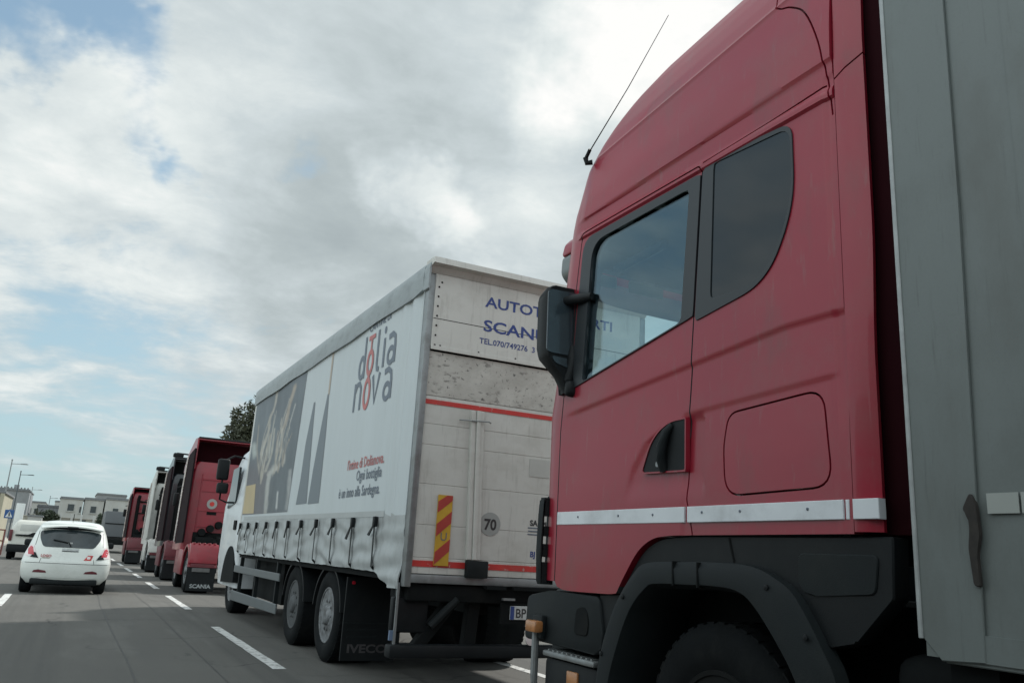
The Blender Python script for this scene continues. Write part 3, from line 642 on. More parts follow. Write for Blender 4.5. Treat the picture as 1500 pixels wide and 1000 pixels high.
MB().box(2.8, 4.8, 4.45, 4.82, .35, 1.08, .05, 3).build('bumper_front', GREYP, bum)
MB().prism(rounded([(4.14, .86), (4.12, 1.0), (4.03, 1.01), (3.99, .95), (4.0, .86)], .03, 3), 0, 2.553, 2.565, .004, 1).build('tow_recess', DARK, bum, 30)
st = MB(); st.box(2.535, 2.78, 3.90, 4.44, .715, .745, .008)
for k in range(10): st.box(2.545, 2.76, 3.93+k*.05, 3.945+k*.05, .745, .755)
st.build('step', STEEL, red_truck); lowb = MB(); lowb.box(2.56, 2.8, 3.90, 4.46, .30, .71, .03); low = lowb.build('step_box', BLACKP, red_truck)
MB().box(2.548, 2.575, 4.08, 4.19, .56, .665, .006).build('side_reflector', AMBER, low)
la = MB(); la.box(2.475, 2.535, 4.44, 4.56, .835, .90, .012); lamp = la.build('corner_lamp', AMBER, red_truck); MB().tube([(2.53, 4.52, .835), (2.53, 4.52, .60), (2.545, 4.52, .35)], .022, 10).build('lamp_post', STEEL, lamp)
MB().box(2.525, 2.56, 4.45, 4.56, .80, .93, .008).build('lamp_housing', GREYP, lamp)
wheel(red_truck, 2.62, 3.05, .51, .51, .32, 1, BLACKRIM); wheel(red_truck, 4.98, 3.05, .51, .51, .32, -1, DARKRIM)
for y in (-.55,):
    wheel(red_truck, 2.60, y, .51, .51, .60, 1, DARKRIM); wheel(red_truck, 5.0, y, .51, .51, .60, -1, DARKRIM)
ch = MB(); ch.box(3.35, 3.45, -1.4, 4.4, .72, .98); ch.box(4.15, 4.25, -1.4, 4.4, .72, .98); ch.box(2.95, 4.65, 2.0, 4.3, .75, 1.12); ch.box(3.45, 4.15, -.8, .2, .9, 1.0); ch.build('chassis', DARK, red_truck, 0)
MB().box(2.66, 3.25, .25, 2.18, .42, 1.0, .08, 3).build('fuel_tank', DARK, red_truck); MB().box(4.4, 5.0, .25, 2.18, .42, 1.0, .08, 3).build('fuel_tank', DARK, red_truck)
MB().box(2.9, 3.2, 2.2, 3.9, .35, 1.15).build('inner_wheel_arch', DARK, red_truck)
# interior
ints = MB(); ints.box(2.66, 4.94, 4.15, 4.58, 2.05, 2.24, .04); ints.box(2.68, 2.95, 4.05, 4.40, 2.2, 2.36, .03); ints.build('dashboard', DARK, red_truck)
for x in (3.0, 4.25):
    s_ = MB(); s_.box(x-.05, x+.45, 3.05, 3.55, 1.62, 1.80, .05, 3); s_.box(x-.03, x+.43, 2.98, 3.14, 1.8, 2.52, .06, 3); s_.box(x+.06, x+.34, 2.98, 3.10, 2.54, 2.74, .04, 3); s_.build('seat', SEATM, red_truck)
MB().lathe([(-.015, .20), (0, .222), (.015, .20), (0, .185), (-.015, .20)], (3.22, 3.86, 2.24), 1, 28).build('steering_wheel', BLACKP, red_truck)
for x0, x1 in ((2.83, 2.95), (3.05, 3.33), (3.95, 4.75)): MB().box(x0, x1, 4.38, 4.41, 3.0, 3.085, .014).build('inner_sun_visor', CREAM, red_truck)
MB().box(2.62, 4.98, 2.28, 2.36, 1.3, 3.28).build('rear_lining', LINING, red_truck)
MB().tube([(2.70, 4.02, 2.98), (2.70, 3.55, 3.0)], .03, 8).build('grab_handle', BLACKP, red_truck)

# ================================================================== SEMI-TRAILER BEHIND THE RED CAB
XT = 2.50
trailer = thing('semi_trailer', 'dirty grey box trailer at the right edge behind the red lorry cab', 'trailer', (3.8, -2, 0))
t = MB(); t.prism([(1.905, 1.085), (1.84, 1.005), (-8, 1.005), (-8, 4.05), (1.905, 4.05)], 0, XT+.012, 5.09, .004, 1); t.build('box_body', TRAILERM, trailer, 0)
post = MB(); post.prism([(1.915, 1.08), (1.845, 1.01), (1.70, 1.02), (1.665, 2.5), (1.655, 4.04), (1.915, 4.04)], 0, XT, XT+.011, .003, 1); post.build('corner_post', TRAILERM, trailer, 0)
pe = MB(); pe.box(XT-.006, XT+.02, 1.905, 1.922, 1.07, 4.05, .003, 1); pe.build('edge_strip', TRAILEREDGE, trailer)
for y0, y1 in ((1.475, 1.46), (1.25, 1.20), (.55, .54), (-.2, -.21), (-1.0, -1.01)):
    q = MB(); q.box(XT+.0085, XT+.0115, min(y0, y1)-.35, max(y0, y1)-.34+.33, 1.09, 4.04); q.build('side_sheet', TRAILERM, trailer, 0)
MB().box(XT+.004, XT+.0135, -8, 1.9, 1.02, 1.10).build('bottom_rail', TRAILERM, trailer, 0)
for k in range(24):
    y = 1.655-k*.108*1.0; MB().box(XT+.002, XT+.0055, y-.10, y, 1.462, 1.524).build('reflector', REFLECT, trailer, 0) if k < 12 else None
SH = .025
sr = MB(); sr.prism(rounded([(1.68+(a-1.68)*.66+SH, b) for a, b in [(1.722, 1.475), (1.69, 1.455), (1.688, 1.41), (1.70, 1.36), (1.69, 1.245), (1.655, 1.24), (1.66, 1.34), (1.64, 1.40), (1.648, 1.49), (1.675, 1.53)][::-1]], .015, 3), 0, XT-.012, XT+.004, .003, 1)
sr.build('hanging_strap', mat('worn_rubber', (.028, .024, .021), .8, var=.4, scale=30), trailer, 0)
MB().box(3.2, 4.4, -7.5, 1.5, .85, 1.0).build('chassis_frame', DARK, trailer, 0)
for y in (-4.2, -5.5, -6.8):
    for sx, sg in ((2.58, 1), (5.02, -1)): wheel(trailer, sx, y, .5, .5, .35, sg, DARKRIM, False, n=24)
MB().box(2.56, 2.62, 1.70, 1.86, .86, 1.0).build('rubber_stop', DARK, trailer)

# ================================================================== WHITE CURTAIN-SIDED LORRY
XW = 2.65; YB = 7.118; YE = 15.52
lorry = thing('curtain_side_lorry', 'white curtain sided lorry with wine lettering on its side', 'truck', (3.9, 11, 0))
def fold(y, z):
    a = sm((1.56-z)/.12); n = noise.noise(Vector((y*1.9, z*3.2, 2.))) ; n2 = noise.noise(Vector((y*4.3, z*6, 5.)))
    d = .004*noise.noise(Vector((y*.8, z*.5, 0)))+.004*math.sin(y*1.7)
    d += .012*sm((7.95-y)/.3)*math.sin((y-7.1)*22)*1.0
    d += a*(.015*n+.009*n2+.007*math.sin(z*34+2.2*math.sin(y*2.3)+n*3))*(.5+noise.noise(Vector((y*.7, 9, 1)))+.4)
    d += .03*sm((7.75-y)/.4)*sm((1.15-z)/.3)
    return -d
def zlow(y):
    b = 1.045+.007*noise.noise(Vector((y*2.1, 0, 3)))+.006*noise.noise(Vector((y*5.3, 2, 3)))
    return b if y > 8.0 else b-.12*sm((8.0-y)/.55)
cur = MB(); ny = 420; nz = 70
def cfn(u, w):
    zb = zlow(u); z = zb+(3.70-zb)*w; return (XW+fold(u, z), u, z)
cur.grid([7.2+(YE-7.2)*i/ny for i in range(ny+1)], [(i/nz)**1.6 for i in range(nz+1)], cfn)
bm_ = cur.bm; geo = bmesh.ops.extrude_face_region(bm_, geom=bm_.faces[:])
for vtx in [g_ for g_ in geo['geom'] if isinstance(g_, bmesh.types.BMVert)]: vtx.co.x += .012
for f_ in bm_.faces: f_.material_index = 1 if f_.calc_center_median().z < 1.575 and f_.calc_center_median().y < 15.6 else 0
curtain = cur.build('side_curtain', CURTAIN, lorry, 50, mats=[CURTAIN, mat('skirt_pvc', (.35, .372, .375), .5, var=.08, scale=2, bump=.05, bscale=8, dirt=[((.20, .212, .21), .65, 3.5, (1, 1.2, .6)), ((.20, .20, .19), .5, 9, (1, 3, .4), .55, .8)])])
def onC(off): return lambda u, w: (XW+fold(u, w)-off, u, w)
def decal(polys, m, off=.004, name='printed_panel', step=.12): return patch(polys, onC(off), step).build(name, m, curtain, 50)
# the printed picture: soft pale hands and dry stalks on slate grey, as a vertex-coloured print
STROKES = [([(13.79, 3.67), (13.87, 3.4), (14.13, 3.26), (14.11, 3.03), (14.4, 2.7), (14.19, 2.29)], .035, .06, (.36, .33, .28)),
    ([(12.46, 3.54), (12.65, 3.33), (12.81, 3.08), (13.03, 2.92)], .05, .05, (.34, .28, .22)), ([(12.29, 3.24), (12.57, 2.91), (12.66, 2.65)], .018, .02, (.42, .42, .40)),
    ([(12.81, 2.62), (12.65, 2.43), (13.13, 2.35), (13.66, 2.31)], .05, .07, (.42, .40, .36)), ([(13.64, 3.03), (13.64, 2.64), (13.94, 2.37)], .03, .05, (.38, .36, .31)),
    ([(13.32, 2.94), (13.23, 2.51)], .03, .04, (.32, .28, .24)), ([(13.16, 3.14), (13.17, 2.98)], .03, .02, (.36, .34, .30)), ([(13.27, 2.4), (13.6, 2.21), (13.5, 1.7)], .08, .055, (.40, .40, .38)),
    ([(12.76, 1.99), (12.72, 1.75)], .02, .03, (.46, .47, .46)), ([(15.02, 3.26), (14.91, 2.8), (14.39, 2.35)], .02, .04, (.24, .22, .19)), ([(15.26, 2.91), (15.05, 2.7)], .09, .07, (.36, .39, .37)),
    ([(14.4, 2.9), (14.32, 2.5)], .03, .03, (.38, .37, .34)), ([(12.1, 2.25), (11.96, 1.75)], .05, .07, (.30, .31, .31)), ([(13.0, 2.95), (12.9, 2.6)], .03, .03, (.37, .35, .31)), ([(13.9, 2.95), (14.1, 2.5), (14.2, 2.2)], .03, .03, (.34, .31, .26))]
rp = random.Random(5)
for k in range(26):
    y0_ = rp.uniform(12.5, 14.6); z0_ = rp.uniform(2.2, 2.7); l_ = rp.uniform(.25, .9); STROKES.append(([(y0_, z0_), (y0_-.1+rp.uniform(-.1, .1), z0_+l_*.5), (y0_-.25+rp.uniform(-.2, .2), z0_+l_)], rp.uniform(.008, .02), .008, rp.choice([(.40, .39, .35), (.30, .25, .19), (.05, .06, .07), (.36, .33, .28)])))
STROKES = [([Vector(p) for p in spline(a, 5)], b, c, e) for a, b, c, e in STROKES]
def print_colour(y, z):
    n = noise.noise(Vector((y*1.1, z*1.6, 4))); c = Vector((.085, .103, .118))*(1+.3*n)
    c = c.lerp(Vector((.115, .105, .115)), sm((2.75-z)/.4)*sm((y-13.2)/.8)*.8)
    for pts, w0, w1, col in STROKES:
        best = 9; bt = 0
        for i, p in enumerate(pts[:-1]):
            a = Vector((p.x*.25, p.y)); b = Vector((pts[i+1].x*.25, pts[i+1].y)); q = Vector((y*.25, z)); ab = b-a; t = max(0, min(1, (q-a).dot(ab)/max(1e-9, ab.length_squared))); d_ = (a+ab*t-q).length
            if d_ < best: best = d_; bt = (i+t)/(len(pts)-1)
        w = .72*(w0+(w1-w0)*bt)*(1+.35*noise.noise(Vector((y*3, z*9, 1)))); al = .85*sm(1.25-best/w)
        if al > 0: c = c.lerp(Vector(col)*(1+.3*noise.noise(Vector((y*5, z*11, 7)))), al)
    return c
pmt = mat('printed_picture', (.2, .2, .2), .45); pn_ = pmt.node_tree.nodes; va = pn_.new('ShaderNodeVertexColor'); va.layer_name = 'print'; pmt.node_tree.links.new(va.outputs[0], pn_['Principled BSDF'].inputs['Base Color'])
pic = patch([[(15.44, 3.67), (11.74, 3.67), (11.98, 1.685), (15.46, 1.70)]], onC(.0035), .036).build('printed_picture', pmt, curtain, 50)
ca = pic.data.color_attributes.new('print', 'FLOAT_COLOR', 'POINT'); oc = origin(pic)
for i, v_ in enumerate(pic.data.vertices): c = print_colour(v_.co.y+oc.y, v_.co.z+oc.z); ca.data[i].color = (*c, 1)
decal([[(15.45, 2.20), (14.60, 2.20), (14.45, 1.71), (15.45, 1.72)]], YELLOWP, .0055, 'printed_ochre_field')
b1 = [(11.09, 3.12), (11.035, 2.61), (10.94, 1.77), (11.51, 1.77), (11.41, 2.11), (11.36, 2.57), (11.16, 3.12)]; b2 = [(10.42, 3.14), (10.36, 2.61), (10.34, 1.76), (10.87, 1.76), (10.79, 2.2), (10.64, 2.7), (10.49, 3.14)]
decal([b1, b2], BOTTLE, .0035, 'printed_bottles')
decal([[(10.47, 3.69), (10.395, 3.69), (10.40, 3.12), (10.47, 3.12)]], BROWNP, .0035, 'printed_edge')
decal([[(15.27, 1.605), (15.27, 1.668), (7.79, 1.612), (7.79, 1.555)]], mat('grey_hem', (.36, .38, .38), .5, var=.08), .0035, 'hem_strip')
# logo, drawn with strokes in (s, z): s runs along the side to the right
def L2(polys): return [[(9.2-p[0], p[1]) for p in q] for q in polys]
w_ = .062; grey = []; rd = []
grey += stroke(ell(.13, 3.235, .09, .115), w_)+stroke([(.225, 3.10), (.225, 3.58)], w_)            # d
rd += stroke(ell(.44, 3.245, .095, .125), w_)+stroke([(.44, 3.37), (.44, 3.52)], .05)+stroke([(.33, 3.535), (.56, 3.535)], .05)  # o with its crossbar
grey += stroke([(.68, 3.57), (.68, 3.20), (.70, 3.13), (.77, 3.115)], w_)                          # l
grey += stroke([(.90, 3.11), (.90, 3.43)], w_)+[ell(.90, 3.52, .036, .042, 12)[:-1]]              # i
grey += stroke([(1.04, 3.41), (1.16, 3.425), (1.235, 3.385), (1.25, 3.30), (1.25, 3.105)], w_)+stroke(ell(1.135, 3.20, .095, .08), .055)  # a
grey += stroke([(-.04, 2.745), (-.04, 3.075)], w_)+stroke([(-.03, 2.97), (.04, 3.05), (.12, 3.055), (.18, 3.0), (.185, 2.745)], w_)  # n
rd += stroke(ell(.42, 2.90, .10, .155), w_)+stroke([(.43, 3.06), (.44, 3.12)], .08)               # o
grey += stroke([(.60, 3.07), (.715, 2.76), (.83, 3.07)], w_)                                        # v
grey += stroke([(1.0, 3.04), (1.12, 3.055), (1.205, 3.01), (1.225, 2.93), (1.225, 2.735)], w_)+stroke(ell(1.105, 2.825, .095, .08), .055)  # a
decal(L2(grey), GREYINK, .0045, 'logo_grey_letters', .3); decal(L2(rd), REDINK, .006, 'logo_red_letters', .3)
def side_text(body, y, z, size, m, align='LEFT', bold=0, sx=1, name='lettering', off=.0045):
    return link(name, text_mesh(body, size, lambda u, w: onC(off)(y-u, z+w), align, bold, sx), [m], curtain, 0)
side_text('CANTINE DI', 8.52, 3.615, .115, GREYINK, 'CENTER', .002, 1.15)
side_text("l'intine di Dolianova.", 7.95, 2.085, .155, REDINK, 'RIGHT', .002, 1.0)
side_text('Ogni bottiglia', 7.99, 1.95, .155, GREYINK, 'RIGHT', .002, 1.0)
side_text('è un inno alla Sardegna.', 8.0, 1.785, .155, GREYINK, 'RIGHT', .002, 1.0)
# straps with ratchet buckles
for k, y in enumerate((7.98, 8.72, 9.48, 10.22, 10.98, 11.72, 12.45, 13.18, 13.94, 14.66, 15.38)):
    s_ = MB(); w2 = .024; zs = [1.085+.42*i/14 for i in range(15)]
    for i in range(14):
        pts = []
        for yy, zz in ((y-w2, zs[i]), (y+w2, zs[i]), (y+w2, zs[i+1]), (y-w2, zs[i+1])): pts.append((XW-.034, yy-.015*(1-(zz-1.085)/.42), zz))
        s_.face(pts)
    s_.tube([(XW-.03, y-.015, 1.09), (XW+.03, y-.015, 1.03)], .012, 6)
    strap = s_.build('strap', BLACKP, curtain, 50)
    b_ = MB(); b_.box(XW-.05, XW-.012, y-.03, y+.03, 1.46, 1.56, .008); dy = random.uniform(.05, .17); dz = random.uniform(.10, .18)
    b_.prism([(y-.02, 1.47), (y+.02, 1.47), (y+dy+.03, 1.50-dz), (y+dy-.035, 1.49-dz)], 0, XW-.05, XW-.042); b_.build('buckle', BLACKP, strap, 40)
# roof and valance
r = MB(); ys = [7.195+(15.58-7.195)*i/160 for i in range(161)]
def vz(y): return 3.665+.008*math.sin(y*3.1)+.02*sm((7.5-y)/.3)
prof = lambda y: [(XW+.005, vz(y)), (XW-.028+.006*noise.noise(Vector((y*2, 0, 0))), vz(y)-.004), (XW-.034+.008*noise.noise(Vector((y*1.4, 3, 0))), 3.80), (XW-.025, 3.90), (XW+.01, 3.955), (XW+.10, 3.975), (XW+1.25, 3.99), (5.05, 3.975), (5.14, 3.955), (5.17, 3.9), (5.17, 3.665), (5.13, 3.665)]
r.skin([[r.bm.verts.new((x, y, z)) for x, z in prof(y)] for y in ys]); rf_ = r.build('roof', ROOFM, lorry, 40)
MB().prism([(XW-.03, 3.66), (XW-.012, 3.655), (XW-.008, 3.95), (XW+.0, 3.962), (XW-.03, 3.87)], 1, 7.06, 7.19, .002, 1).build('valance_end', ROOFM, rf_, 40)
b = MB(); b.box(XW+.02, 5.13, 7.25, 15.5, 1.06, 3.67); b.build('load_box', DARK, lorry, 0)
pf = MB(); pf.box(XW-.01, XW+.028, 15.50, 15.57, 1.08, 3.68, .005); pf.box(XW+.03, 5.15, 15.51, 15.56, 1.06, 3.66); pf.build('front_wall', PANEL, lorry)
# rear frame
ps = MB(); ps.box(XW-.008, XW+.055, 7.095, 7.19, .95, 3.82, .008); ps.build('rear_corner_post', STEEL, lorry); ps = MB(); ps.box(5.08, 5.15, 7.095, 7.19, .95, 3.82, .008); ps.build('rear_corner_post', STEEL, lorry)
ev = MB(); ev.prism([(6.985, 3.90), (7.0, 3.962), (7.2, 3.966), (7.2, 3.83), (7.115, 3.83), (7.06, 3.89)], 0, XW-.012, 5.16, .004, 1); ev.build('rear_eave', PANEL, lorry, 30)
up = MB(); up.box(XW+.056, 5.08, 7.095, 7.17, 3.115, 3.828, .004, 1); up.box(XW+.056, 5.08, 7.085, 7.0945, 3.085, 3.125, .003, 1)
upper = up.build('upper_rear_panel', PANEL, lorry, 0)
rv = MB()
for x, z in [(2.745, 3.70-.095*i) for i in range(7)]+[(2.77, 3.75), (2.80, 3.13), (3.2, 3.13), (3.6, 3.13)]: rv.lathe([(0, .010), (-.006, .008), (-.008, .001)], (x, 7.0945, z), 1, 8)
rv.build('rivet', DARK, upper)
for z in (3.385,): MB().box(XW+.06, 5.07, 7.0935, 7.0948, z, z+.006).build('panel_joint', DARK, upper, 0)
so_ = MB(); so_.box(XW+.056, 5.08, 7.118, 7.19, 2.655, 3.075, .004, 1); so_.build('sooty_rear_panel', FILTHY, lorry, 0)
pl = MB()
for z0, z1 in ((2.394, 2.650), (2.203, 2.3915), (1.848, 2.2005), (1.488, 1.8455), (1.204, 1.4855), (1.065, 1.2015)): pl.box(XW+.03, 5.10, 7.118, 7.19, z0, z1, .004, 1)
pl.box(XW+.032, 5.098, 7.1235, 7.188, 1.066, 2.652); lift = pl.build('lift_platform', PANEL, lorry, 0)
rt = MB(); rt.box(XW+.035, 5.09, 7.113, 7.1175, 2.575, 2.618); rt.build('red_tape', STRIPERED, lift, 0)
for x0, x1 in ((XW+.03, 3.225), (3.345, 5.10)): MB().box(x0, x1, 7.113, 7.1175, 1.125, 1.178).build('red_tape', STRIPERED, lift, 0)
pi = MB()
for (xa, xb), yy in (((0, .045), 7.07), ((.048, .085), 7.05), ((.088, .13), 7.07)):
    pi.prism([(3.215+xa, 1.205), (3.215+xb, 1.205), (3.165+xb, 2.56), (3.165+xa, 2.56)], 1, yy, 7.1165, .004, 1)
pi.build('lift_guide', PANEL, lorry, 0); MB().box(3.21, 3.42, 7.04, 7.11, 1.05, 1.20, .01).build('lift_bracket', GREYP, lorry)
MB().tube([(3.05, 7.09, 2.46), (3.33, 7.03, 2.465), (3.36, 7.06, 2.46)], .007, 6).build('latch_rod', STEEL, lift)
# warning board with diagonal stripes
wb = MB(); wb.box(2.905, 3.045, 7.098, 7.112, 1.14, 1.76); wbo = wb.build('warning_board', YEL, lift, 0)
for z in (1.155, 1.40, 1.645):
    za = z; MB().prism([(2.905, za-.01), (3.045, za+.115), (3.045, min(1.758, za+.115+.105)), (2.905, za+.10)] if z < 1.6 else [(2.905, 1.60), (3.045, 1.715), (3.045, 1.758), (2.99, 1.758), (2.905, 1.70)], 1, 7.0955, 7.0978).build('red_stripe', WRED, wbo, 0)
def rear_text(body, x, z, size, m, parent, align='LEFT', bold=0, sx=1, y=7.0935, spacing=1, name='lettering', width=None):
    if width:
        me = text_mesh(body, size, lambda u, w: (u, w, 0), align, bold, 1, spacing); a = min(v.co.x for v in me.vertices); k = width/(max(v.co.x for v in me.vertices)-a)
        for v in me.vertices: v.co = Vector((x+(v.co.x-a)*k, y, z+v.co.y))
        return link(name, me, [m], parent, 0)
    return link(name, text_mesh(body, size, lambda u, w: (x+u, y, z+w), align, bold, sx, spacing), [m], parent, 0)
rear_text('U', 2.945, 1.36, .10, GREYINK, wbo, y=7.094)
rear_text('AUTOTRASPORTI', 3.235, 3.60, .146, BLUEINK, upper, bold=.003, y=7.0925, width=1.485)
rear_text('SCANU', 3.235, 3.355, .158, BLUEINK, upper, bold=.003, y=7.0925, width=.715)
rear_text('TEL.070/749276  3', 3.20, 3.225, .077, BLUEINK, upper, bold=.0012, y=7.0925, width=.61)
MB().lathe([(0, .106), (-.004, .106), (-.004, .001)], (3.445, 7.117, 1.535), 1, 36).build('speed_sticker', STICK, lift)
rear_text('70', 3.445, 1.485, .135, BLACKINK, lift, 'CENTER', .004, .95, y=7.111)
rear_text('SA', 3.865, 1.55, .072, BLACKINK, lift, bold=.003, y=7.116); rear_text('PI', 3.992, 1.542, .072, BLACKINK, lift, bold=.003, y=7.116)
for i, b_ in enumerate(('TRASP', 'PORTATA', 'TARA')): rear_text(b_, 3.845, 1.525-.03*i, .028, BLACKINK, lift, y=7.116) if False else None
for i in range(3): MB().box(3.845+.005*(i % 2), 4.0, 7.1155, 7.1172, 1.522-.03*i, 1.534-.03*i).build('small_print', GREYINK, lift, 0)
rear_text('BJ', 3.88, 1.262, .072, BLUEINK, lift, bold=.002, y=7.116)
MB().box(3.83, 4.05, 7.113, 7.1172, 2.01, 2.18).build('grey_patch', mat('grey_patch_paint', (.455, .455, .43), .5, var=.08), lift, 0)
# understructure of the rear
us_ = MB(); us_.box(XW+.03, 5.12, 7.10, 7.2, .985, 1.06, .01); us_.build('sill_rail', STEEL, lorry)
us_ = MB(); us_.box(2.7, 5.1, 7.14, 7.6, .83, .98, .02); us_.box(3.42, 3.62, 7.05, 7.12, .955, .985); us_.box(3.70, 5.0, 7.06, 7.1, .955, .985); us_.build('cross_beam', DARK, lorry)
for q in ([(2.78, .42), (2.92, .42), (3.36, .98), (3.22, .98)], [(3.30, .45), (3.42, .45), (3.46, .95), (3.34, .95)], [(4.3, .42), (4.44, .42), (4.7, .98), (4.56, .98)]): MB().prism(q, 1, 7.22, 7.32, .01, 1).build('lift_arm', DARK, lorry, 30)
MB().tube([(2.95, 7.18, .62), (3.18, 7.15, .86)], .035, 10).build('lift_ram', GREYP, lorry)
MB().box(2.57, 5.15, 7.12, 7.26, .36, .47, .02).build('underrun_bar', BLACKP, lorry)
MB().box(2.64, 2.70, 7.24, 7.30, .44, 1.0, .01).build('light_bracket', GREYP, lorry); MB().box(2.615, 2.635, 7.17, 7.19, .42, .98).build('marker_post', STEEL, lorry)
cl_ = MB(); cl_.box(2.60, 2.94, 7.22, 7.30, .56, .86, .02); cl_.build('tail_lamp', BLACKP, lorry)
MB().box(2.585, 2.625, 7.19, 7.22, .50, .58).build('side_marker', mat('blue_marker', (.12, .17, .26), .5), lorry)
pb = MB(); pb.box(3.69, 4.21, 7.09, 7.10, .697, .818, .004, 1); plo = pb.build('number_plate', PLATE, lorry, 0); MB().box(3.692, 3.732, 7.0875, 7.0898, .70, .815).build('plate_band', PLATEBLUE, plo, 0)
rear_text('BP 08', 3.745, .717, .112, BLACKINK, plo, bold=.002, sx=.92, y=7.0885)
MB().box(3.6, 4.3, 7.10, 7.13, .66, .84).build('plate_holder', DARK, lorry)
MB().box(3.60, 3.72, 7.06, 7.1, .865, .885).build('plate_lamp', STEEL, lorry)
MB().lathe([(0, .045), (-.02, .045), (-.025, .001)], (3.92, 7.11, .52), 1, 16).build('round_lamp', CLEARLENS, lorry)
# wheels, arches, guards
for y, rm in ((9.78, RIM), (11.42, DARKRIM)):
    for xo, sg in ((2.72, 1), (5.08, -1)): wheel(lorry, xo, y, .5, .5, .58, sg, rm)
for xo, sg in ((2.74, 1), (5.06, -1)): wheel(lorry, xo, 16.35, .5, .5, .34, sg, RIM)
for yc in (9.78, 11.42):
    a = MB(); L1 = []; L2_ = []
    for k in range(17):
        tt = rad(8+164*k/16); L1.append((yc+.60*math.cos(tt), .5+.545*math.sin(tt))); L2_.append((yc+.575*math.cos(tt), .5+.52*math.sin(tt)))
    a.prism(L1+L2_[::-1], 0, 2.72, 3.3); a.build('wheel_guard', BLACKP, lorry, 30)
fl_ = MB(); fl_.box(2.72, 3.32, 9.03, 9.055, .10, .95, .004, 1); flap = fl_.build('mud_flap', BLACKP, lorry, 0)
for tx, z, sz in (('IVECO', .185, .115),): link('lettering', text_mesh(tx, sz, lambda u, w: (2.78+u, 9.026, z+w), 'LEFT', .004, 1.35), [DULLINK], flap, 0)
for z in (.33, .40): MB().box(2.77, 3.10, 9.0255, 9.0295, z, z+.022).build('flap_rib', GREYP, flap, 0)
MB().box(2.72, 3.32, 9.024, 9.0295, .47, .485).build('flap_seam', GREYP, flap, 0)
MB().lathe([(0, .02), (-.01, .018), (-.01, .001)], (2.79, 9.02, .89), 1, 12).build('flap_reflector', REDLENS, flap)
for z0a, z0b, z1a, z1b in ((.745, .73, .85, .845), (.315, .26, .445, .425)):
    q = MB(); q.prism([(12.08, z0a), (15.68, z0b), (15.68, z1b), (12.08, z1a)], 0, 2.66, 2.69, .008, 1); q.build('side_guard', mat('grey_side_guard', (.12, .135, .14), .5, .3, var=.12, scale=5) if 'grey_side_guard' not in MATS else MATS['grey_side_guard'], lorry, 30)
for y in (12.4, 13.9, 15.3): MB().box(2.695, 2.75, y-.03, y+.03, .30, 1.0).build('guard_bracket', GREYP, lorry)
c = MB(); c.box(3.45, 3.56, 7.3, 17, .72, 1.0); c.box(4.24, 4.35, 7.3, 17, .72, 1.0); c.box(3.0, 4.8, 9.6, 9.95, .42, .6); c.box(3.0, 4.8, 11.25, 11.6, .42, .6); c.box(2.85, 3.4, 12.6, 14.8, .4, 1.0); c.box(4.4, 5.0, 12.6, 14.8, .4, 1.0); c.box(2.7, 5.1, 7.3, 15.5, .985, 1.055); c.build('chassis', DARK, lorry, 0)
# cab of the white lorry
wc = MB()
def rloop(x0, x1, y0, y1, z, r=.12, n=5):
    return [Vector((p[0], p[1], z)) for p in rounded([(x0, y0), (x1, y0), (x1, y1), (x0, y1)], r, n)]
prof = [(.45, 2.72, 15.72, 17.75), (.95, 2.68, 15.72, 17.85), (1.9, 2.68, 15.72, 17.82), (2.6, 2.76, 15.74, 17.55), (2.9, 2.82, 15.78, 17.3), (3.03, 2.92, 15.9, 17.0)]
wc.skin([[wc.bm.verts.new(v) for v in rloop(x0, 7.8-x0, y0, y1, z)] for z, x0, y0, y1 in prof]); wcab = wc.build('cab', TRUCKWHITE, lorry, 50)
MB().prism(rounded([(16.5, 1.95), (17.35, 1.85), (17.15, 2.6), (16.5, 2.62)], .06), 0, 2.66, 2.70).build('side_window', DGLASS, wcab, 0)
arch = MB(); arch.prism([(16.35+.66*math.cos(rad(8*k)), .5+.66*math.sin(rad(8*k))) for k in range(23)], 0, 2.665, 2.76); arch.build('wheel_arch', DARK, wcab, 0)
MB().prism(rounded([(16.1, 1.45), (16.35, 1.45), (16.35, 1.62), (16.1, 1.62)], .03), 0, 2.66, 2.70).build('air_intake', DARK, wcab, 0)
mw = MB(); mw.box(2.30, 2.52, 16.75, 16.88, 2.36, 2.76, .04, 3); wm = mw.build('side_mirror', BLACKP, lorry); MB().box(2.33, 2.54, 16.72, 16.86, 2.11, 2.31, .04, 3).build('lower_mirror', GREYP, wm)
MB().tube([(2.42, 16.82, 2.36), (2.42, 16.82, 2.0), (2.55, 16.8, 1.95), (2.75, 16.78, 1.96)], .018, 8).build('mirror_arm', BLACKP, wm); MB().tube([(2.44, 16.82, 2.74), (2.6, 16.9, 2.84), (2.8, 16.9, 2.82)], .018, 8).build('mirror_arm', BLACKP, wm)

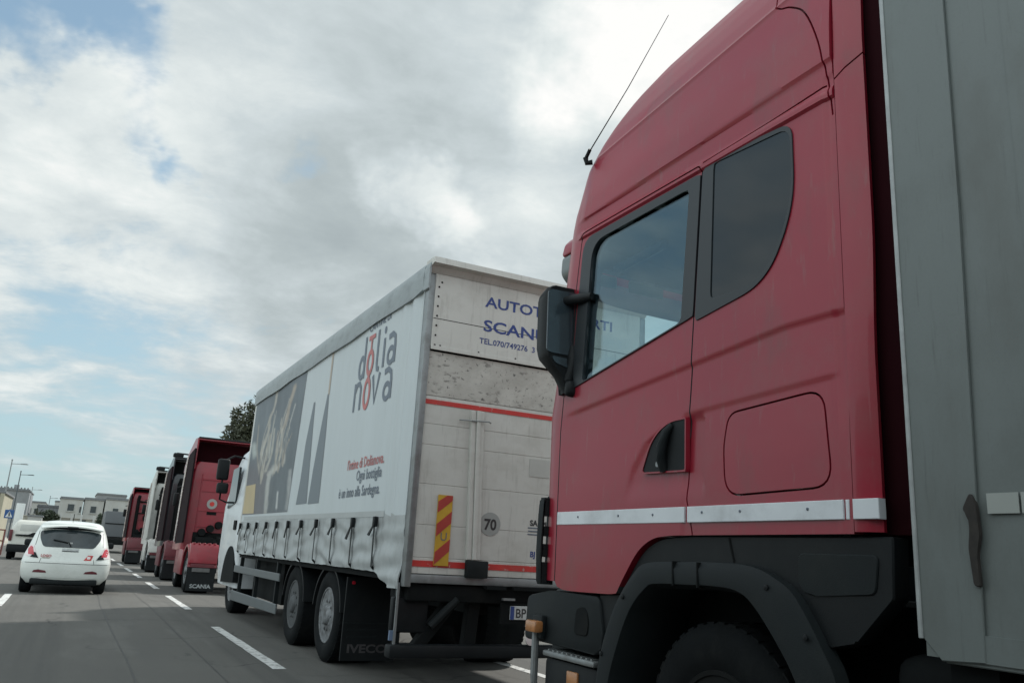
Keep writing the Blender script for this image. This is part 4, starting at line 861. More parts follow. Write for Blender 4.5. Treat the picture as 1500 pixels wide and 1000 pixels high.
# ================================================================== TRACTORS WAITING AHEAD
SIDESHADE = mat('shaded_side_fairing', (.014, .007, .009), .8, var=.2, scale=4, spec=.1)  # shade of the tractor flanks put into a near-black colour
GLINT = mat('edge_highlight', (.55, .50, .50), .25, .8, var=.3, scale=9)  # pale strip stands in for the highlights along the fairing edge
SIDEG = mat('dull_lamp_grey', (.10, .10, .10), .5, var=.2, scale=12)
def tractor(y0, label, paint, H=3.9, X=2.55, cabgap=1.75, flaptext=None, style=0, mark=False, fenderpaint=None, backm=None, fdx=0.):
    fp = fenderpaint or paint; yc = y0+cabgap; yf = yc+1.95; x1 = X+2.5; xc = X+1.25
    t = thing('tractor_truck', label, 'truck', (xc, y0+2, 0), 'tractor lorries queuing ahead of the curtain sided lorry')
    c = MB()
    pr = [(.95, .0, yc, yf), (1.3, .0, yc, yf), (2.2, .01, yc, yf), (2.9, .03, yc, yf-.15), (3.1, .06, yc+.02, yf-.3), (3.22, .14, yc+.08, yf-.4)]
    c.skin([[c.bm.verts.new(v) for v in rloop(X+d, x1-d, a, b, z, .10)] for z, d, a, b in pr]); cab_ = c.build('cab', paint, t, 50)
    bp_ = MB()
    for z in (1.55, 1.95, 2.45, 2.75): bp_.box(X+.3, x1-.3, yc-.018, yc+.02, z, z+.03, .006, 1)
    for x in (X+.28, x1-.31): bp_.box(x, x+.03, yc-.016, yc+.02, 1.4, 2.9, .006, 1)
    bp_.build('pressing', paint, cab_, 30)
    MB().prism(rounded([(yc+1.2, 1.95), (yf-.25, 1.9), (yf-.45, 2.7), (yc+1.2, 2.75)], .06), 0, X-.002, X+.03).build('side_window', DGLASS, cab_, 0)
    # roof fairing, open at the back
    fr = MB(); hf = H
    rf = [(yc-.12, 3.02), (yc-.12, hf), (yc+.35, hf+.02), (yc+1.5, hf-.28), (yc+2.05, 3.2), (yc+2.1, 3.02)]
    for xa in (X+.03, x1-.07): fr.prism(rf, 0, xa, xa+.04, .008, 1)
    tp = [(yc-.14, hf), (yc+.35, hf+.02), (yc+1.5, hf-.28), (yc+2.05, 3.2)]; tl = [(a, b-.05) for a, b in tp]
    fr.prism(tp+tl[::-1], 0, X+.05, x1-.05, .012, 1)
    fair = fr.build('roof_fairing', paint if style != 1 else NIGHT, t, 40)
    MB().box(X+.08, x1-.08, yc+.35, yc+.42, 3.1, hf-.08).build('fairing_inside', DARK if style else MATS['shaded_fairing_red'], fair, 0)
    MB().box(X+.05, x1-.05, yc-.16, yc-.10, hf-.02, hf+.025, .008, 1).build('fairing_lip', BLACKP, fair)
    if style in (1, 2):
        m_ = MB(); m_.tube([(X+.1, yc+.1, hf+.03), (X+.1, yc+.1, hf+.16), (X+.75, yc+.1, hf+.14)], .025, 8)
        m_.box(X+.0, X+.30, yc-.05, yc+.25, hf+.03, hf+.16, .03); m_.build('roof_lamp_bar', BLACKP, t)
    # side fairings
    for xa, nm in ((X-.01, 1), (x1-.03, -1)):
        s_ = MB(); s_.prism(rounded([(yc-.34, 1.15), (yc+1.25, 1.1), (yc+1.1, 2.95), (yc+.95, hf-.38), (yc-.20, hf-.28)], .05), 0, xa, xa+.04, .008, 1); s_.build('side_fairing', paint if style == 2 else SIDESHADE, t, 30)
    # skirts
    for xa in (X+.0, x1-.06):
        s_ = MB(); s_.box(xa, xa+.06, y0+1.15, yc+.75, .38, .98, .02); s_.build('side_skirt', fp, t)
    ch_ = MB(); ch_.box(xc-.45, xc-.36, y0+.1, yf-.2, .66, .96); ch_.box(xc+.36, xc+.45, y0+.1, yf-.2, .66, .96); ch_.box(xc-.5, xc+.5, y0+.12, y0+.2, .6, .95); ch_.box(X+.3, x1-.3, yc-.25, yf-.2, .62, 1.0); ch_.box(xc-.3, xc+.3, y0+.35, y0+.75, .4, .62); ch_.build('chassis', DARK, t, 0)
    fw = MB(); fw.prism(rounded([(xc-.42, y0+.2), (xc+.42, y0+.2), (xc+.42, y0+.95), (xc-.42, y0+.95)], .2), 2, 1.02, 1.10, .01, 1); fw.build('fifth_wheel', DARK, t)
    eq = MB()
    for k in range(4): eq.lathe([(0, .10), (.5, .10), (.5, .001)], (xc-.65+.22*k, yc-.16, 1.18+.06*(k % 2)), 0, 14) if k < 2 else None
    eq.box(xc-.1, xc+.5, yc-.3, yc-.04, 1.05, 1.38, .03); eq.box(X+.3, X+.75, yc-.26, yc-.05, 1.0, 1.3, .03)
    for k in range(5): eq.tube([(xc+.1+.1*k, yc-.06, 1.6-.03*k), (xc+.05+.1*k, yc-.2, 1.35), (xc+.12+.08*k, yc-.32, 1.18), (xc+.1+.06*k, yc-.5, 1.08)], .018, 6)
    eq.box(X+.25, x1-.25, yc-.05, yc-.022, .97, 1.42, .02)
    for k in range(9): eq.lathe([(0, .09), (.12, .10), (.14, .03), (.16, .001)], (X+.45+.2*k, yc-.18, 1.42+.10*((k*7) % 3)), 1, 12)
    eq.build('air_lines', DARK, t, 40)
    for xo, sg in ((X+.05, 1), (x1-.05, -1)):
        wheel(t, xo, y0+.62, .5, .5, .58, sg, RIM if style in (0, 2) else DARKRIM, False, n=28); wheel(t, xo+sg*.03, yf-.75, .5, .5, .32, sg, RIM if style in (0, 2) else DARKRIM, False, n=28)
    for xa, xb in ((X+.02, X+.68), (x1-.68, x1-.02)):
        a = MB(); Lo = []; Li = []
        for k in range(15):
            tt = rad(10+172*k/14); Lo.append((y0+.62-.64*math.cos(tt), .5+.62*math.sin(tt))); Li.append((y0+.62-.60*math.cos(tt), .5+.575*math.sin(tt)))
        a.prism(Lo+Li[::-1], 0, xa, xb, .008, 1); fe = a.build('rear_fender', fp, t, 30)
        bl = MB(); bl.prism([(y0-.06, .70), (y0-.06, 1.02), (y0+.02, 1.14), (y0+.30, 1.15), (y0+.30, 1.10), (y0+.05, .70)], 0, xa+.01, xb-.01, .02, 2)
        for k in range(5): bl.box(xa+.06+k*.12, xa+.10+k*.12, y0-.02, y0+.26, 1.14, 1.165, .008, 1)
        bl.build('fender_block', fp, fe, 40)
        MB().box(xa+.06, xb-.06, y0-.075, y0-.05, .60, .685, .008, 1).build('light_bar', REDDARK, fe)
        MB().box(xa+.10, xb-.16, y0-.08, y0-.07, .50, .59, .004, 1).build('plate_area', SIDEG, fe)
        m_ = MB(); m_.box(xa+.02, xb-.02, y0-.055, y0-.035, .07, .59, .004, 1); fo = m_.build('mud_flap', BLACKP, t, 0)
        if flaptext: link('lettering', text_mesh(flaptext, .12, lambda u, w: (xa+.10+u, y0-.0575, .14+w), 'LEFT', .004, 1.1), [WHITEINK], fo, 0)
    if mark:
        MB().lathe([(0, .13), (-.008, .13), (-.008, .001)], (X+.62, yc-.012, 2.15), 1, 24).build('round_sticker', STICK, cab_); MB().lathe([(0, .06), (-.004, .06), (-.004, .001)], (X+.62, yc-.021, 2.15), 1, 20).build('sticker_centre', STRIPERED, cab_)
        MB().box(X+.52, X+.76, yc-.01, yc+.01, 1.87, 1.96).build('vent', DARK, cab_)
    MB().tube([(X-.03, yc+1.28, 1.15), (X-.03, yc+1.17, 2.5), (X-.02, yc+1.0, hf-.42)], .028, 8).build('highlight_strip', GLINT, t)
    if style in (1, 2, 3):
        ex = MB(); ex.tube([(X+.32, yc-.12, 1.0), (X+.32, yc-.12, 2.9), (X+.34, yc-.2, 3.05)], .075, 10); ex.tube([(X+.95, yc-.06, 1.3), (X+.95, yc-.06, 3.0)], .03, 8); ex.tube([(X+.3, yc-.1, 2.25), (x1-.3, yc-.1, 2.3)], .03, 8); ex.lathe([(0, .2), (.08, .2), (.1, .05), (.12, .001)], (X+.8, yc-.22, 2.05), 1, 16); ex.tube([(X+.25, yc-.1, 2.8), (x1-.3, yc-.12, 2.72)], .035, 8); ex.build('exhaust_pipes', DARK, t, 40)
    mm = MB(); mm.box(X-.16, X-.02, yf-.12, yf-.02, 2.1, 2.45, .03); mm.tube([(X-.1, yf-.1, 2.6), (X+.05, yf-.2, 2.65)], .02, 6); mm.build('side_mirror', BLACKP, t)
    return t
tractor(21.45, 'bright red tractor lorry without trailer directly ahead of the white curtain sided lorry', REDDEEP, 3.82, 2.56, 1.85, 'SCANIA', 0, True)
tractor(27.3, 'black tractor lorry between the bright red one and the off white one', NIGHT, 3.72, 2.56, 1.5, None, 1, fenderpaint=REDDARK)
tractor(33.2, 'off white tractor lorry with bare cab back behind the black one', CREAMCAB, 3.68, 2.56, 1.6, None, 2)
tractor(41.6, 'dark red tractor lorry furthest ahead in the queue past the off white one', REDDEEP, 3.42, 2.32, 1.9, None, 3, fenderpaint=REDDARK)
# added box lorry, unseen in the left lane, to shade the near lorries' lower flanks
dl = thing('box_lorry', 'unseen dark green box lorry added beside the camera to shade the near lorries', 'truck', (-2.6, -3, 0))
DGREEN = mat('added_lorry_dark_green', (.03, .042, .038), .6, var=.15, scale=1.2); MB().box(-3.85, -1.4, -11, 2.4, .95, 3.35, .04).build('box_body', DGREEN, dl)
q = MB(); q.skin([[q.bm.verts.new(v) for v in rloop(-3.8+d, -1.45-d, 2.6, b_, z, .12)] for z, d, b_ in ((.45, 0, 4.6), (1.7, 0, 4.6), (2.5, .08, 4.3), (2.75, .16, 4.0))]); dlc = q.build('cab', DGREEN, dl, 50)  # cab of the added unseen lorry
MB().prism(rounded([(3.2, 1.7), (4.35, 1.65), (4.15, 2.4), (3.2, 2.42)], .06), 0, -1.51, -1.44).build('side_window', DGLASS, dlc, 0); MB().box(-3.15, -2.1, -10.8, 4.2, .6, .95).build('chassis', DARK, dl, 0)
for y in (-8.5, 3.5):
    for xo, sg_ in ((-3.75, 1), (-1.5, -1)): wheel(dl, xo, y, .48, .48, .4, sg_, DARKRIM, False, n=24)
# grey box lorry beyond
gl = thing('box_lorry', 'dull grey box lorry at the far end of the queue beside the white car', 'truck', (3.2, 66, 0))
MB().box(2.0, 4.4, 64, 70, 1.0, 2.75, .03).build('box_body', GREYBOX, gl); MB().box(2.05, 4.35, 70.2, 72, .5, 2.4, .15, 3).build('cab', GREYBOX, gl)
for z in (1.02, 1.9): MB().box(2.05, 4.35, 63.96, 64.0, z, z+.06).build('rear_rail', DARK, gl)
MB().box(2.0, 4.4, 63.95, 64.1, .55, .9, .02).build('bumper', DARK, gl)
for x in (2.1, 4.1): MB().box(x, x+.25, 63.92, 63.96, .62, .78).build('tail_lamp', REDLENS, gl)
for y in (65.5, 71):
    for xo, sg in ((2.02, 1), (4.38, -1)): wheel(gl, xo, y, .48, .48, .4, sg, DARKRIM, False, n=20)

# ================================================================== WHITE CAR
CX = .055; CY = 19.95
car = thing('hatchback_car', 'white hatchback car driving ahead with red lamps on its tailgate corners', 'car', (CX, CY+1.8, 0))
HW = [(.20, .74), (.30, .80), (.45, .835), (.62, .838), (.75, .815), (.88, .765), (1.0, .735), (1.2, .675), (1.34, .615), (1.40, .575), (1.44, .50), (1.465, .34), (1.475, .12)]
YRR = [(.20, .10), (.30, .03), (.45, .0), (.62, .005), (.72, .045), (.80, .07), (.92, .11), (1.1, .22), (1.28, .33), (1.36, .34), (1.41, .36), (1.45, .55), (1.475, .9)]
YFF = [(.20, 3.62), (.35, 3.72), (.62, 3.74), (.75, 3.62), (.86, 3.35), (.95, 2.95), (1.05, 2.7), (1.2, 2.4), (1.4, 2.0), (1.475, 1.6)]
def crear(x, z):
    hw = interp(HW, z); u = min(.9999, abs(x-CX)/hw); return CY+interp(YRR, z)+.36*(1-(1-u**2.7)**(1/2.7))
cb = MB()
def carloop(z):
    hw = interp(HW, z); yr = interp(YRR, z); yf = interp(YFF, z); pts = []
    n = 14
    for i in range(-n, n+1):
        u = math.sin(i/n*math.pi/2); pts.append((CX+u*hw, CY+yr+.36*(1-(max(0, 1-abs(u)**2.7))**(1/2.7))))
    y1 = CY+yr+.36; y2 = CY+yf-.5
    for k in range(1, 8): pts.append((CX+hw, y1+(y2-y1)*k/8))
    for i in range(n, -n-1, -1):
        u = math.sin(i/n*math.pi/2); pts.append((CX+u*hw, CY+yf-.5*(1-(max(0, 1-abs(u)**2.4))**(1/2.4))))
    for k in range(7, 0, -1): pts.append((CX-hw, y1+(y2-y1)*k/8))
    return [Vector((x, y, z)) for x, y in pts]
cz = [.20, .23, .26, .30, .36, .42, .50, .58, .62, .66, .70, .74, .78, .82, .88, .94, 1.0, 1.06, 1.12, 1.2, 1.28, 1.33, 1.36, 1.38, 1.40, 1.42, 1.44, 1.455, 1.465, 1.475]
cb.skin([[cb.bm.verts.new(v) for v in carloop(z)] for z in cz]); body = cb.build('body', CARWHITE, car, 60)
def cfit(off): return lambda x, z: (CX+x, crear(CX+x, z)-off, z)
def carpatch(poly, m, name, off=.008, parent=body, step=.05, th=0): return patch([poly], cfit(off), step).build(name, m, parent, 60)
carpatch(rounded([(-.49, .925), (.465, .925), (.57, 1.10), (.575, 1.225), (.35, 1.27), (0, 1.285), (-.35, 1.275), (-.59, 1.235), (-.575, 1.10)], [.06, .06, .05, .05, .05, .05, .05, .05, .05], 4), mat('car_rear_glass', (.025, .035, .04), .10, var=.5, scale=3, rvar=.03), 'rear_window', .006)
carpatch([(-.50, 1.285), (.52, 1.285), (.50, 1.315), (0, 1.335), (-.48, 1.315)], BLACKP, 'spoiler_shadow_gap', .004)
sp = MB()
def spl(x): return [(x, crear(CX, 1.36)-.10+.10*abs(x-CX)**2*2, 1.335-.06*(abs(x-CX)/.58)**2), (x, crear(CX, 1.36)-.10+.10*abs(x-CX)**2*2, 1.36-.06*(abs(x-CX)/.58)**2), (x, CY+.62, 1.455-.07*(abs(x-CX)/.58)**2), (x, CY+.62, 1.42-.07*(abs(x-CX)/.58)**2)]
sp.skin([[sp.bm.verts.new(v) for v in spl(CX-.585+1.17*i/20)] for i in range(21)]); spo = sp.build('roof_spoiler', CARWHITE, car, 60)
carpatch([(-.11, 1.315), (.11, 1.315), (.10, 1.345), (-.10, 1.345)], BLACKP, 'high_brake_lamp', .108, spo)
for s_, nm in ((-1, 'l'), (1, 'r')):
    f_ = lambda pts: [(s_*a, b) for a, b in pts][::1 if s_ > 0 else -1]
    carpatch(f_([(.795, .73), (.55, .70), (.60, .80), (.66, .945), (.715, .96), (.775, .86)]), CLEARLENS, 'tail_lamp', .008)
    carpatch(f_([(.735, .765), (.625, .76), (.67, .91), (.715, .93), (.755, .865)]), REDLENS, 'lamp_lens', .013)
    carpatch(f_([(.69, .715), (.535, .695), (.60, .80), (.63, .81)]), GREYP, 'lamp_base', .012)
    carpatch(f_([(.60, .415), (.34, .415), (.37, .455), (.50, .475), (.58, .455)]), REDDARK, 'bumper_reflector', .006)
carpatch([(-.12, .86), (.17, .86), (.19, .905), (-.14, .905)], mat('plate_recess', (.40, .42, .42), .5, var=.25, scale=14), 'plate_recess', .006)
carpatch([(.30, .685), (.44, .685), (.47, .785), (.37, .785)], STRIPERED, 'red_emblem', .006); carpatch(rounded([(.355, .71), (.42, .71), (.42, .765), (.355, .765)], .02), CLEARLENS, 'emblem_centre', .009)
me = text_mesh('LOGO', .068, lambda u, w: cfit(.009)(-.50+u, .725+w), 'LEFT', .003); link('red_lettering', me, [REDINK], body, 0)
carpatch([(-.47, .70), (-.33, .70), (-.33, .715), (-.47, .715)], SKINP2, 'small_print', .009)
carpatch([(-.80, .60), (.80, .60), (.80, .609), (-.80, .609)], GREYP, 'tailgate_seam', .002)
for s_ in (-1, 1):
    for a_, b_ in (((.50, .61), (.48, .70)), ((.63, .95), (.60, 1.24))): carpatch([(s_*a_[0], a_[1]), (s_*(a_[0]+.008), a_[1]), (s_*(b_[0]+.008), b_[1]), (s_*b_[0], b_[1])], GREYP, 'panel_gap', .003)
carpatch([(-.13, .845), (.18, .845), (.18, .858), (-.13, .858)], GREYP, 'handle_shadow', .008)
carpatch([(-.045, 1.0), (.045, 1.0), (.045, 1.03), (-.045, 1.03)], STICK, 'window_sticker', .009)
wp = MB(); wp.tube([(CX+.02, crear(CX, .95)-.02, .95), (CX-.02, crear(CX, 1.02)-.025, 1.02), (CX-.32, crear(CX-.3, 1.06)-.02, 1.07)], .012, 6); wp.build('rear_wiper', BLACKP, car)
lw = MB(); lw.box(CX-.62, CX+.62, CY+.04, CY+.4, .185, .30, .03); lw.build('lower_bumper', GREYP, car)
carpatch([(-.55, .325), (.55, .325), (.55, .345), (-.55, .345)], CARWHITE, 'bumper_lip', .012)
for y in (CY+.55, CY+3.0):
    for xo, sg in ((CX-.80, 1), (CX+.80, -1)): wheel(car, xo, y, .30, .30, .22, sg, RIM, False, n=28)
und = MB(); und.box(CX-.6, CX+.6, CY+.3, CY+3.4, .16, .28); und.build('underbody', DARK, car, 0)
MB().tube([(CX-.02, CY+.9, 1.46), (CX-.02, CY+.75, 1.62)], .008, 6).build('aerial', BLACKP, car)
for sx in (-1, 1):
    m_ = MB(); m_.box(CX+sx*.84-.09, CX+sx*.84+.09, CY+2.45, CY+2.60, .90, 1.04, .04, 3); m_.build('wing_mirror', BLACKP, car)
    MB().prism(rounded([(CY+.75, .96), (CY+2.5, .98), (CY+1.9, 1.34), (CY+.9, 1.34)], .08), 0, CX+sx*.70-.012, CX+sx*.70+.012).build('side_glass', DGLASS, car, 0) if False else None

# ================================================================== WHITE VAN AT LEFT
van = thing('parked_van', 'small white van at the left beyond the white hatchback with dark bumper and red lamp', 'van', (-1.4, 42.5, 0))
vb = MB(); vp_ = [(.35, .0, 41.1, 44.8), (.7, .0, 41.1, 44.8), (1.0, .02, 41.15, 44.7), (1.3, .08, 41.25, 43.8), (1.52, .14, 41.35, 43.4), (1.62, .26, 41.5, 43.2)]
vb.skin([[vb.bm.verts.new(v) for v in rloop(-2.2+d, -.55-d, a, b_, z, .15)] for z, d, a, b_ in vp_]); vbo = vb.build('body', VANWHITE, van, 60)
MB().box(-2.22, -.53, 41.05, 41.3, .30, .62, .04).build('bumper', BLACKP, van)
for x in (-2.21, -.70): MB().box(x, x+.12, 41.06, 41.2, .75, 1.2, .02).build('tail_lamp', REDDARK, vbo)
MB().box(-1.85, -.95, 41.2, 41.26, 1.15, 1.45, .02).build('rear_window', CREAM, vbo)
MB().prism(rounded([(-1.98, .96), (-1.1, .93), (-.8, .98), (-.8, 1.12), (-1.35, 1.12), (-1.5, 1.03), (-1.98, 1.02)], .03), 1, 41.07, 41.12).build('car_reflection', BLACKP, vbo, 0)  # dark shape painted as a car's reflection in the van door
for y in (41.8, 44.0):
    for xo, sg in ((-2.2, 1), (-.55, -1)): wheel(van, xo, y, .31, .31, .22, sg, DARKRIM, False, n=20)

# ================================================================== STREET FURNITURE
def street_lamp(x, y, h, label, m):
    t = thing('street_lamp', label, 'street lamp', (x, y, 0), 'street lamps along the left pavement')
    MB().tube([(x, y, 0), (x, y, h*.5), (x, y, h)], [.085, .065, .045], 10).build('pole', m, t, 60); MB().tube([(x, y, h-.30), (x+.6, y, h-.27), (x+1.0, y, h-.26)], .028, 8).build('arm', m, t, 60)
    l = MB(); l.prism(rounded([(x+.75, h-.30), (x+1.35, h-.29), (x+1.4, h-.25), (x+1.25, h-.20), (x+.75, h-.23)], .03), 1, y-.14, y+.14, .02, 1); l.build('lamp_head', m, t, 40)
    MB().lathe([(0, .07), (.10, .07), (.14, .001)], (x, y, h), 2, 10).build('cap', m, t)
street_lamp(-5.9, 92, 7.42, 'pale grey street lamp, tallest and leftmost in the photo', POLE)
street_lamp(-5.98, 110, 7.44, 'dark street lamp directly above the blue pedestrian sign', POLEDK)
street_lamp(-6.18, 150, 7.47, 'faint grey street lamp at the right corner of the grey flat roofed block', POLE)
street_lamp(-4.38, 186, 7.55, 'smallest dark street lamp left of the white terraced houses', POLEDK)
sg = thing('pedestrian_sign', 'square blue pedestrian crossing sign on a pole beside the ochre building', 'road sign', (-3.35, 58, 0))
pn = MB(); pn.box(-3.56, -3.08, 57.97, 58.0, 1.80, 2.29, .012, 1); pno = pn.build('sign_panel', SIGNB, sg, 0)
MB().prism([(-3.50, 1.87), (-3.14, 1.87), (-3.32, 2.22)], 1, 57.962, 57.968).build('white_triangle', SIGNW, pno, 0)
pd = MB()
for q in ([(-3.32, 2.03), (-3.35, 1.90)], [(-3.31, 2.03), (-3.26, 1.91)], [(-3.32, 2.10), (-3.315, 2.02)], [(-3.32, 2.09), (-3.37, 2.04)], [(-3.315, 2.09), (-3.26, 2.05)]):
    for r_ in stroke(q, .035): pd.prism(r_, 1, 57.955, 57.960)
pd.lathe([(0, .026), (-.005, .026), (-.005, .001)], (-3.318, 57.96, 2.135), 1, 12); pd.build('walking_figure', BLACKINK, pno, 0)
MB().tube([(-3.32, 58.04, 0), (-3.32, 58.04, 2.35)], .035, 10).build('pole', POLE, sg)
rail = thing('railing', 'rust red pedestrian railing at the left edge of the photo', 'railing', (-3.1, 47, 0))
rr = MB()
for z in (1.15, .65, .2): rr.tube([(-5.0, 47, z), (-2.70, 47, z)], .03, 8)
rr.build('rail', RUST, rail); [MB().tube([(x, 47, 0), (x, 47, 1.18)], .035, 8).build('post', RUST, rail) for x in (-4.9, -3.8, -2.72)]

# ================================================================== BUILDINGS
def building(name, label, x0, x1, y0, y1, h, wall, roofm=ROOFGREY, wins=(), ledge=.25, parapet=.35, cat='house', group=None):
    t = thing(name, label, cat, ((x0+x1)/2, (y0+y1)/2, 0), group)
    w = MB(); w.box(x0, x1, y0, y1, 0, h); wo = w.build('wall', wall, t, 0)
    r_ = MB(); r_.box(x0-.12, x1+.12, y0-.15, y1+.1, h+.002, h+.16, .02); r_.box(x0-.02, x1+.02, y0-.05, y0+.15, h+.162, h+parapet); ro = r_.build('roof', roofm, t, 0)
    for (wx, wz, ww, wh) in wins:
        f_ = MB(); f_.box(wx-ww/2-.08, wx+ww/2+.08, y0-.06, y0+.02, wz-.08, wz+wh+.08, .01, 1); fo = f_.build('window', wall, t, 0)
        MB().box(wx-ww/2, wx+ww/2, y0-.085, y0-.055, wz, wz+wh).build('pane', PANE, fo, 0); MB().box(wx-ww/2-.15, wx+ww/2+.15, y0-.18, y0-.062, wz-.16, wz-.085).build('sill', wall, fo, 0)
    return t
G = 'white terraced houses at the end of the road'
building('terraced_house', 'leftmost white terraced house with one dark window and grey parapet', -2.1, 1.15, 150, 160, 6.15, RENDERW, wins=[(-.45, 4.4, .9, 1.0), (.9, 4.2, .25, .9)], group=G)
building('terraced_house', 'middle white terraced house between its two neighbours', 1.35, 4.15, 150.4, 160, 6.25, RENDERW, wins=[(2.75, 4.3, .8, 1.0)], group=G)
building('terraced_house', 'rightmost white terraced house beside the parked lorries', 4.35, 8.6, 150, 160, 6.5, RENDERW, wins=[(5.95, 4.3, .8, .9), (7.9, 4.3, .6, .9)], group=G)
building('apartment_block', 'grey block rising behind the white terraced houses', 3.6, 9.0, 186, 198, 8.6, RENDERG, wins=[(4.8, 6.9, .7, .8), (6.8, 6.9, .7, .8)], cat='building')
building('apartment_block', 'low grey block left of the white terraced houses', -5.3, -2.2, 158, 168, 4.9, RENDERG, wins=[(-4.4, 3.2, .6, .8), (-3.2, 3.2, .6, .8)], cat='building')
building('flat_roof_block', 'tall grey flat roofed block behind the street lamps at left', -13, -6.5, 152, 166, 6.9, RENDERG, wins=[(-11.2, 4.4, .8, 1.1), (-9.4, 4.4, .8, 1.1)], cat='building')
building('apartment_block', 'pale distant apartment block between the grey flat roofed block and the terraced houses', -9.5, -5.6, 212, 224, 6.9, RENDERW, wins=[(-8.6, 4.6, .8, 1.1), (-7.2, 4.6, .8, 1.1)], cat='building')
building('apartment_block', 'pale distant block showing just above the low grey block', -4.4, -1.9, 240, 250, 8.2, RENDERW, wins=[(-3.8, 6.2, .7, 1.0), (-2.6, 6.2, .7, 1.0)], cat='building')
building('apartment_block', 'stepped pale block rising above the middle terraced house', 2.0, 5.0, 232, 240, 9.2, RENDERW, wins=[(2.8, 7.4, .7, .9), (4.1, 7.4, .7, .9)], cat='building')
fb = [o for o in S.objects if o.name.startswith('flat_roof_block')][0]
bx = MB()
for k in range(14): bx.box(-12.8+.45*k, -12.6+.45*k, 152.0, 152.2, 7.26, 7.45)
bx.build('parapet_blocks', ROOFGREY, fb, 0); MB().box(-9.0, -8.3, 156, 157, 7.062, 8.0).build('roof_hut', RENDERG, fb, 0)
ob = building('ochre_building', 'ochre building with reddish panel at the left edge of the photo', -12, -4.75, 73, 84, 3.7, RENDERY, wins=[(-5.6, 2.3, .7, .9)], cat='building')
MB().box(-5.8, -5.15, 72.85, 72.98, 2.6, 3.3).build('red_panel', BRICKR, ob, 0); MB().box(-4.95, -4.7, 72.8, 73, 0, 3.7).build('corner_pilaster', RENDERY, ob, 0)
building('kiosk', 'small white kiosk right of the white upright slab', -4.75, -3.25, 118, 121, 2.75, RENDERW, wins=[(-4.0, 1.5, .8, .7)], parapet=.2, cat='kiosk')
sb = thing('upright_slab', 'tall narrow white slab standing right of the blue sign', 'monument', (-5.0, 104, 0)); q = MB(); q.box(-5.45, -4.65, 104, 104.4, .3, 3.85, .03); q.build('slab', SIGNW, sb); MB().box(-5.6, -4.5, 103.8, 104.6, 0, .3, .02).build('plinth', KERB, sb)
gw = thing('garden_wall', 'long beige retaining wall in front of the white terraced houses', 'wall', (2, 134, 0))
q = MB(); q.box(-6, 9, 134, 134.5, 0, 3.0, .02); q.build('wall', RENDERB, gw, 0); MB().box(-6.1, 9.1, 133.9, 134.6, 3.002, 3.12, .02).build('coping', KERB, gw)
for x in (-1.6, -.2, 1.0, 2.6): MB().box(x, x+.28, 133.7, 133.98, 0, 3.6, .02).build('pillar', RENDERW, gw)
MB().box(1.05, 1.75, 133.88, 133.96, 1.2, 2.9).build('gate', PANE, gw, 0)
mw_ = thing('boundary_wall', 'low white boundary wall with dark openings left of the retaining wall', 'wall', (-4, 126, 0)); q = MB(); q.box(-9, -1.8, 126, 126.3, 0, 1.9, .02); q.build('wall', RENDERW, mw_, 0)
for x in (-6.2, -5.5): MB().box(x, x+.5, 125.9, 125.98, 1.0, 1.8).build('opening', PANE, mw_, 0)

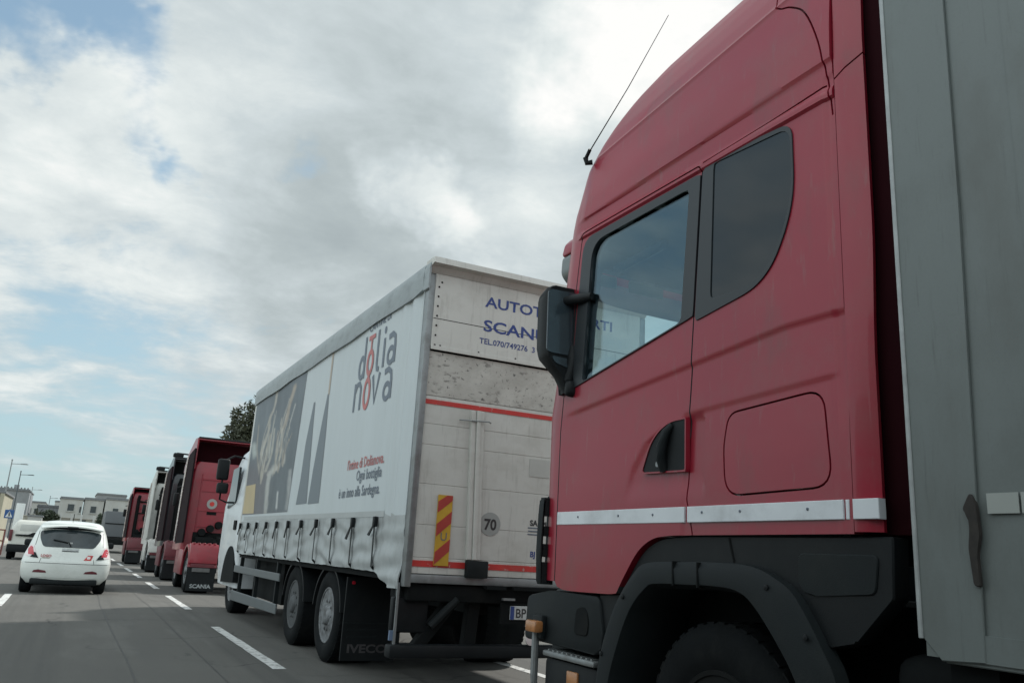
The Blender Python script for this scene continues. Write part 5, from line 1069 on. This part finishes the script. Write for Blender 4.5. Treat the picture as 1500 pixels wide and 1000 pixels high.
# ================================================================== TREES
def leaves(mb, c, rx, ry, rz, n, s, seed=0, shell=.5):
    rnd = random.Random(seed); c = Vector(c)
    for _ in range(n):
        while True:
            v = Vector((rnd.uniform(-1, 1), rnd.uniform(-1, 1), rnd.uniform(-1, 1)))
            if v.length < 1 and v.length > shell*rnd.random(): break
        if noise.noise(Vector((v.x*2.2+seed, v.y*2.2, v.z*2.2))) < -.18: continue
        p = c+Vector((v.x*rx, v.y*ry, v.z*rz)); a = Vector((rnd.gauss(0, 1), rnd.gauss(0, 1), rnd.gauss(0, 1))).normalized(); b = a.orthogonal().normalized(); b.rotate(Matrix.Rotation(rnd.uniform(0, 6.28), 3, a)); d = a.cross(b); q = s*rnd.uniform(.6, 1.4)
        mb.face([p-b*q*1.6, p-d*q*.5, p+b*q*1.6, p+d*q*.5])
def tree(name, label, x, y, h, blobs_, trunk_r, leafm, n, s, group=None):
    t = thing(name, label, 'tree', (x, y, 0), group)
    tr = MB(); tr.tube([(x, y, 0), (x+.05, y, h*.3), (x-.08, y, h*.55), (x, y, h*.8)], [trunk_r, trunk_r*.8, trunk_r*.5, trunk_r*.15], 9)
    for (bx_, by_, bz, r1, r2) in blobs_: tr.tube([(x, y, h*.35), ((x+bx_)/2+.1, (y+by_)/2, h*.35+(bz-h*.35)*.6), (bx_, by_, bz)], [trunk_r*.45, trunk_r*.25, .02], 6)
    tr.build('trunk', BARK, t, 60); cr = MB(); tot = sum(b[3]**2*b[4] for b in blobs_)
    for i, (bx_, by_, bz, r1, r2) in enumerate(blobs_): leaves(cr, (bx_, by_, bz), r1, r1, r2, int(n*r1*r1*r2/tot), s, i*7+3)
    cr.build('crown', leafm, t, 0)
tree('roadside_tree', 'dark olive green tree rising behind the bright red tractor lorry', 8.6, 44, 8.4, [(8.0, 44, 7.5, 1.15, 1.3), (7.2, 44, 6.9, 1.05, 1.3), (6.85, 43.6, 5.8, 1.0, 1.4), (8.5, 44, 5.8, 1.9, 1.7), (9.7, 44.3, 6.9, 1.4, 1.4), (10.2, 44, 5.2, 1.4, 1.3), (7.6, 43, 4.6, 1.6, 1.0)], .22, LEAF, 26000, .08)
tree('cypress', 'narrow dark cypress in front of the white terraced houses', 3.05, 118, 3.4, [(3.05, 118, 2.3, .42, 1.4), (3.05, 118, 1.2, .45, .9)], .12, LEAF2, 1500, .12)
tree('garden_shrub', 'dark bushy shrub left of the white terraced houses', -2.9, 132, 3.6, [(-2.9, 132, 3.2, .9, .8), (-3.7, 132, 2.9, .8, .7), (-2.2, 132, 3.0, .7, .6)], .12, LEAF2, 1500, .14)
tree('garden_shrub', 'round dark shrub beside the small white kiosk', -2.75, 117, 2.0, [(-2.75, 117, 1.6, .5, .6)], .08, LEAF2, 500, .12)
pm = thing('fan_palm', 'small dark palm with spiky fronds above the low white wall', 'palm', (-3.9, 122, 0))
MB().tube([(-3.9, 122, 0), (-3.9, 122, 3.0)], [.16, .12], 8).build('trunk', BARK, pm)
q = MB(); rnd = random.Random(4)
for k in range(26):
    a = rnd.uniform(0, 6.28); e = rnd.uniform(-.3, 1.2); L_ = rnd.uniform(.8, 1.25); d = Vector((math.cos(a)*math.cos(e), math.sin(a)*math.cos(e), math.sin(e))); sdv = d.cross(Vector((0, 0, 1))).normalized()*.09; c0 = Vector((-3.9, 122, 3.0)); m_ = c0+d*L_*.6+Vector((0, 0, .1)); e_ = c0+d*L_-Vector((0, 0, .1))
    q.face([c0, m_-sdv, e_, m_+sdv])
q.build('fronds', PALMM, pm, 0)
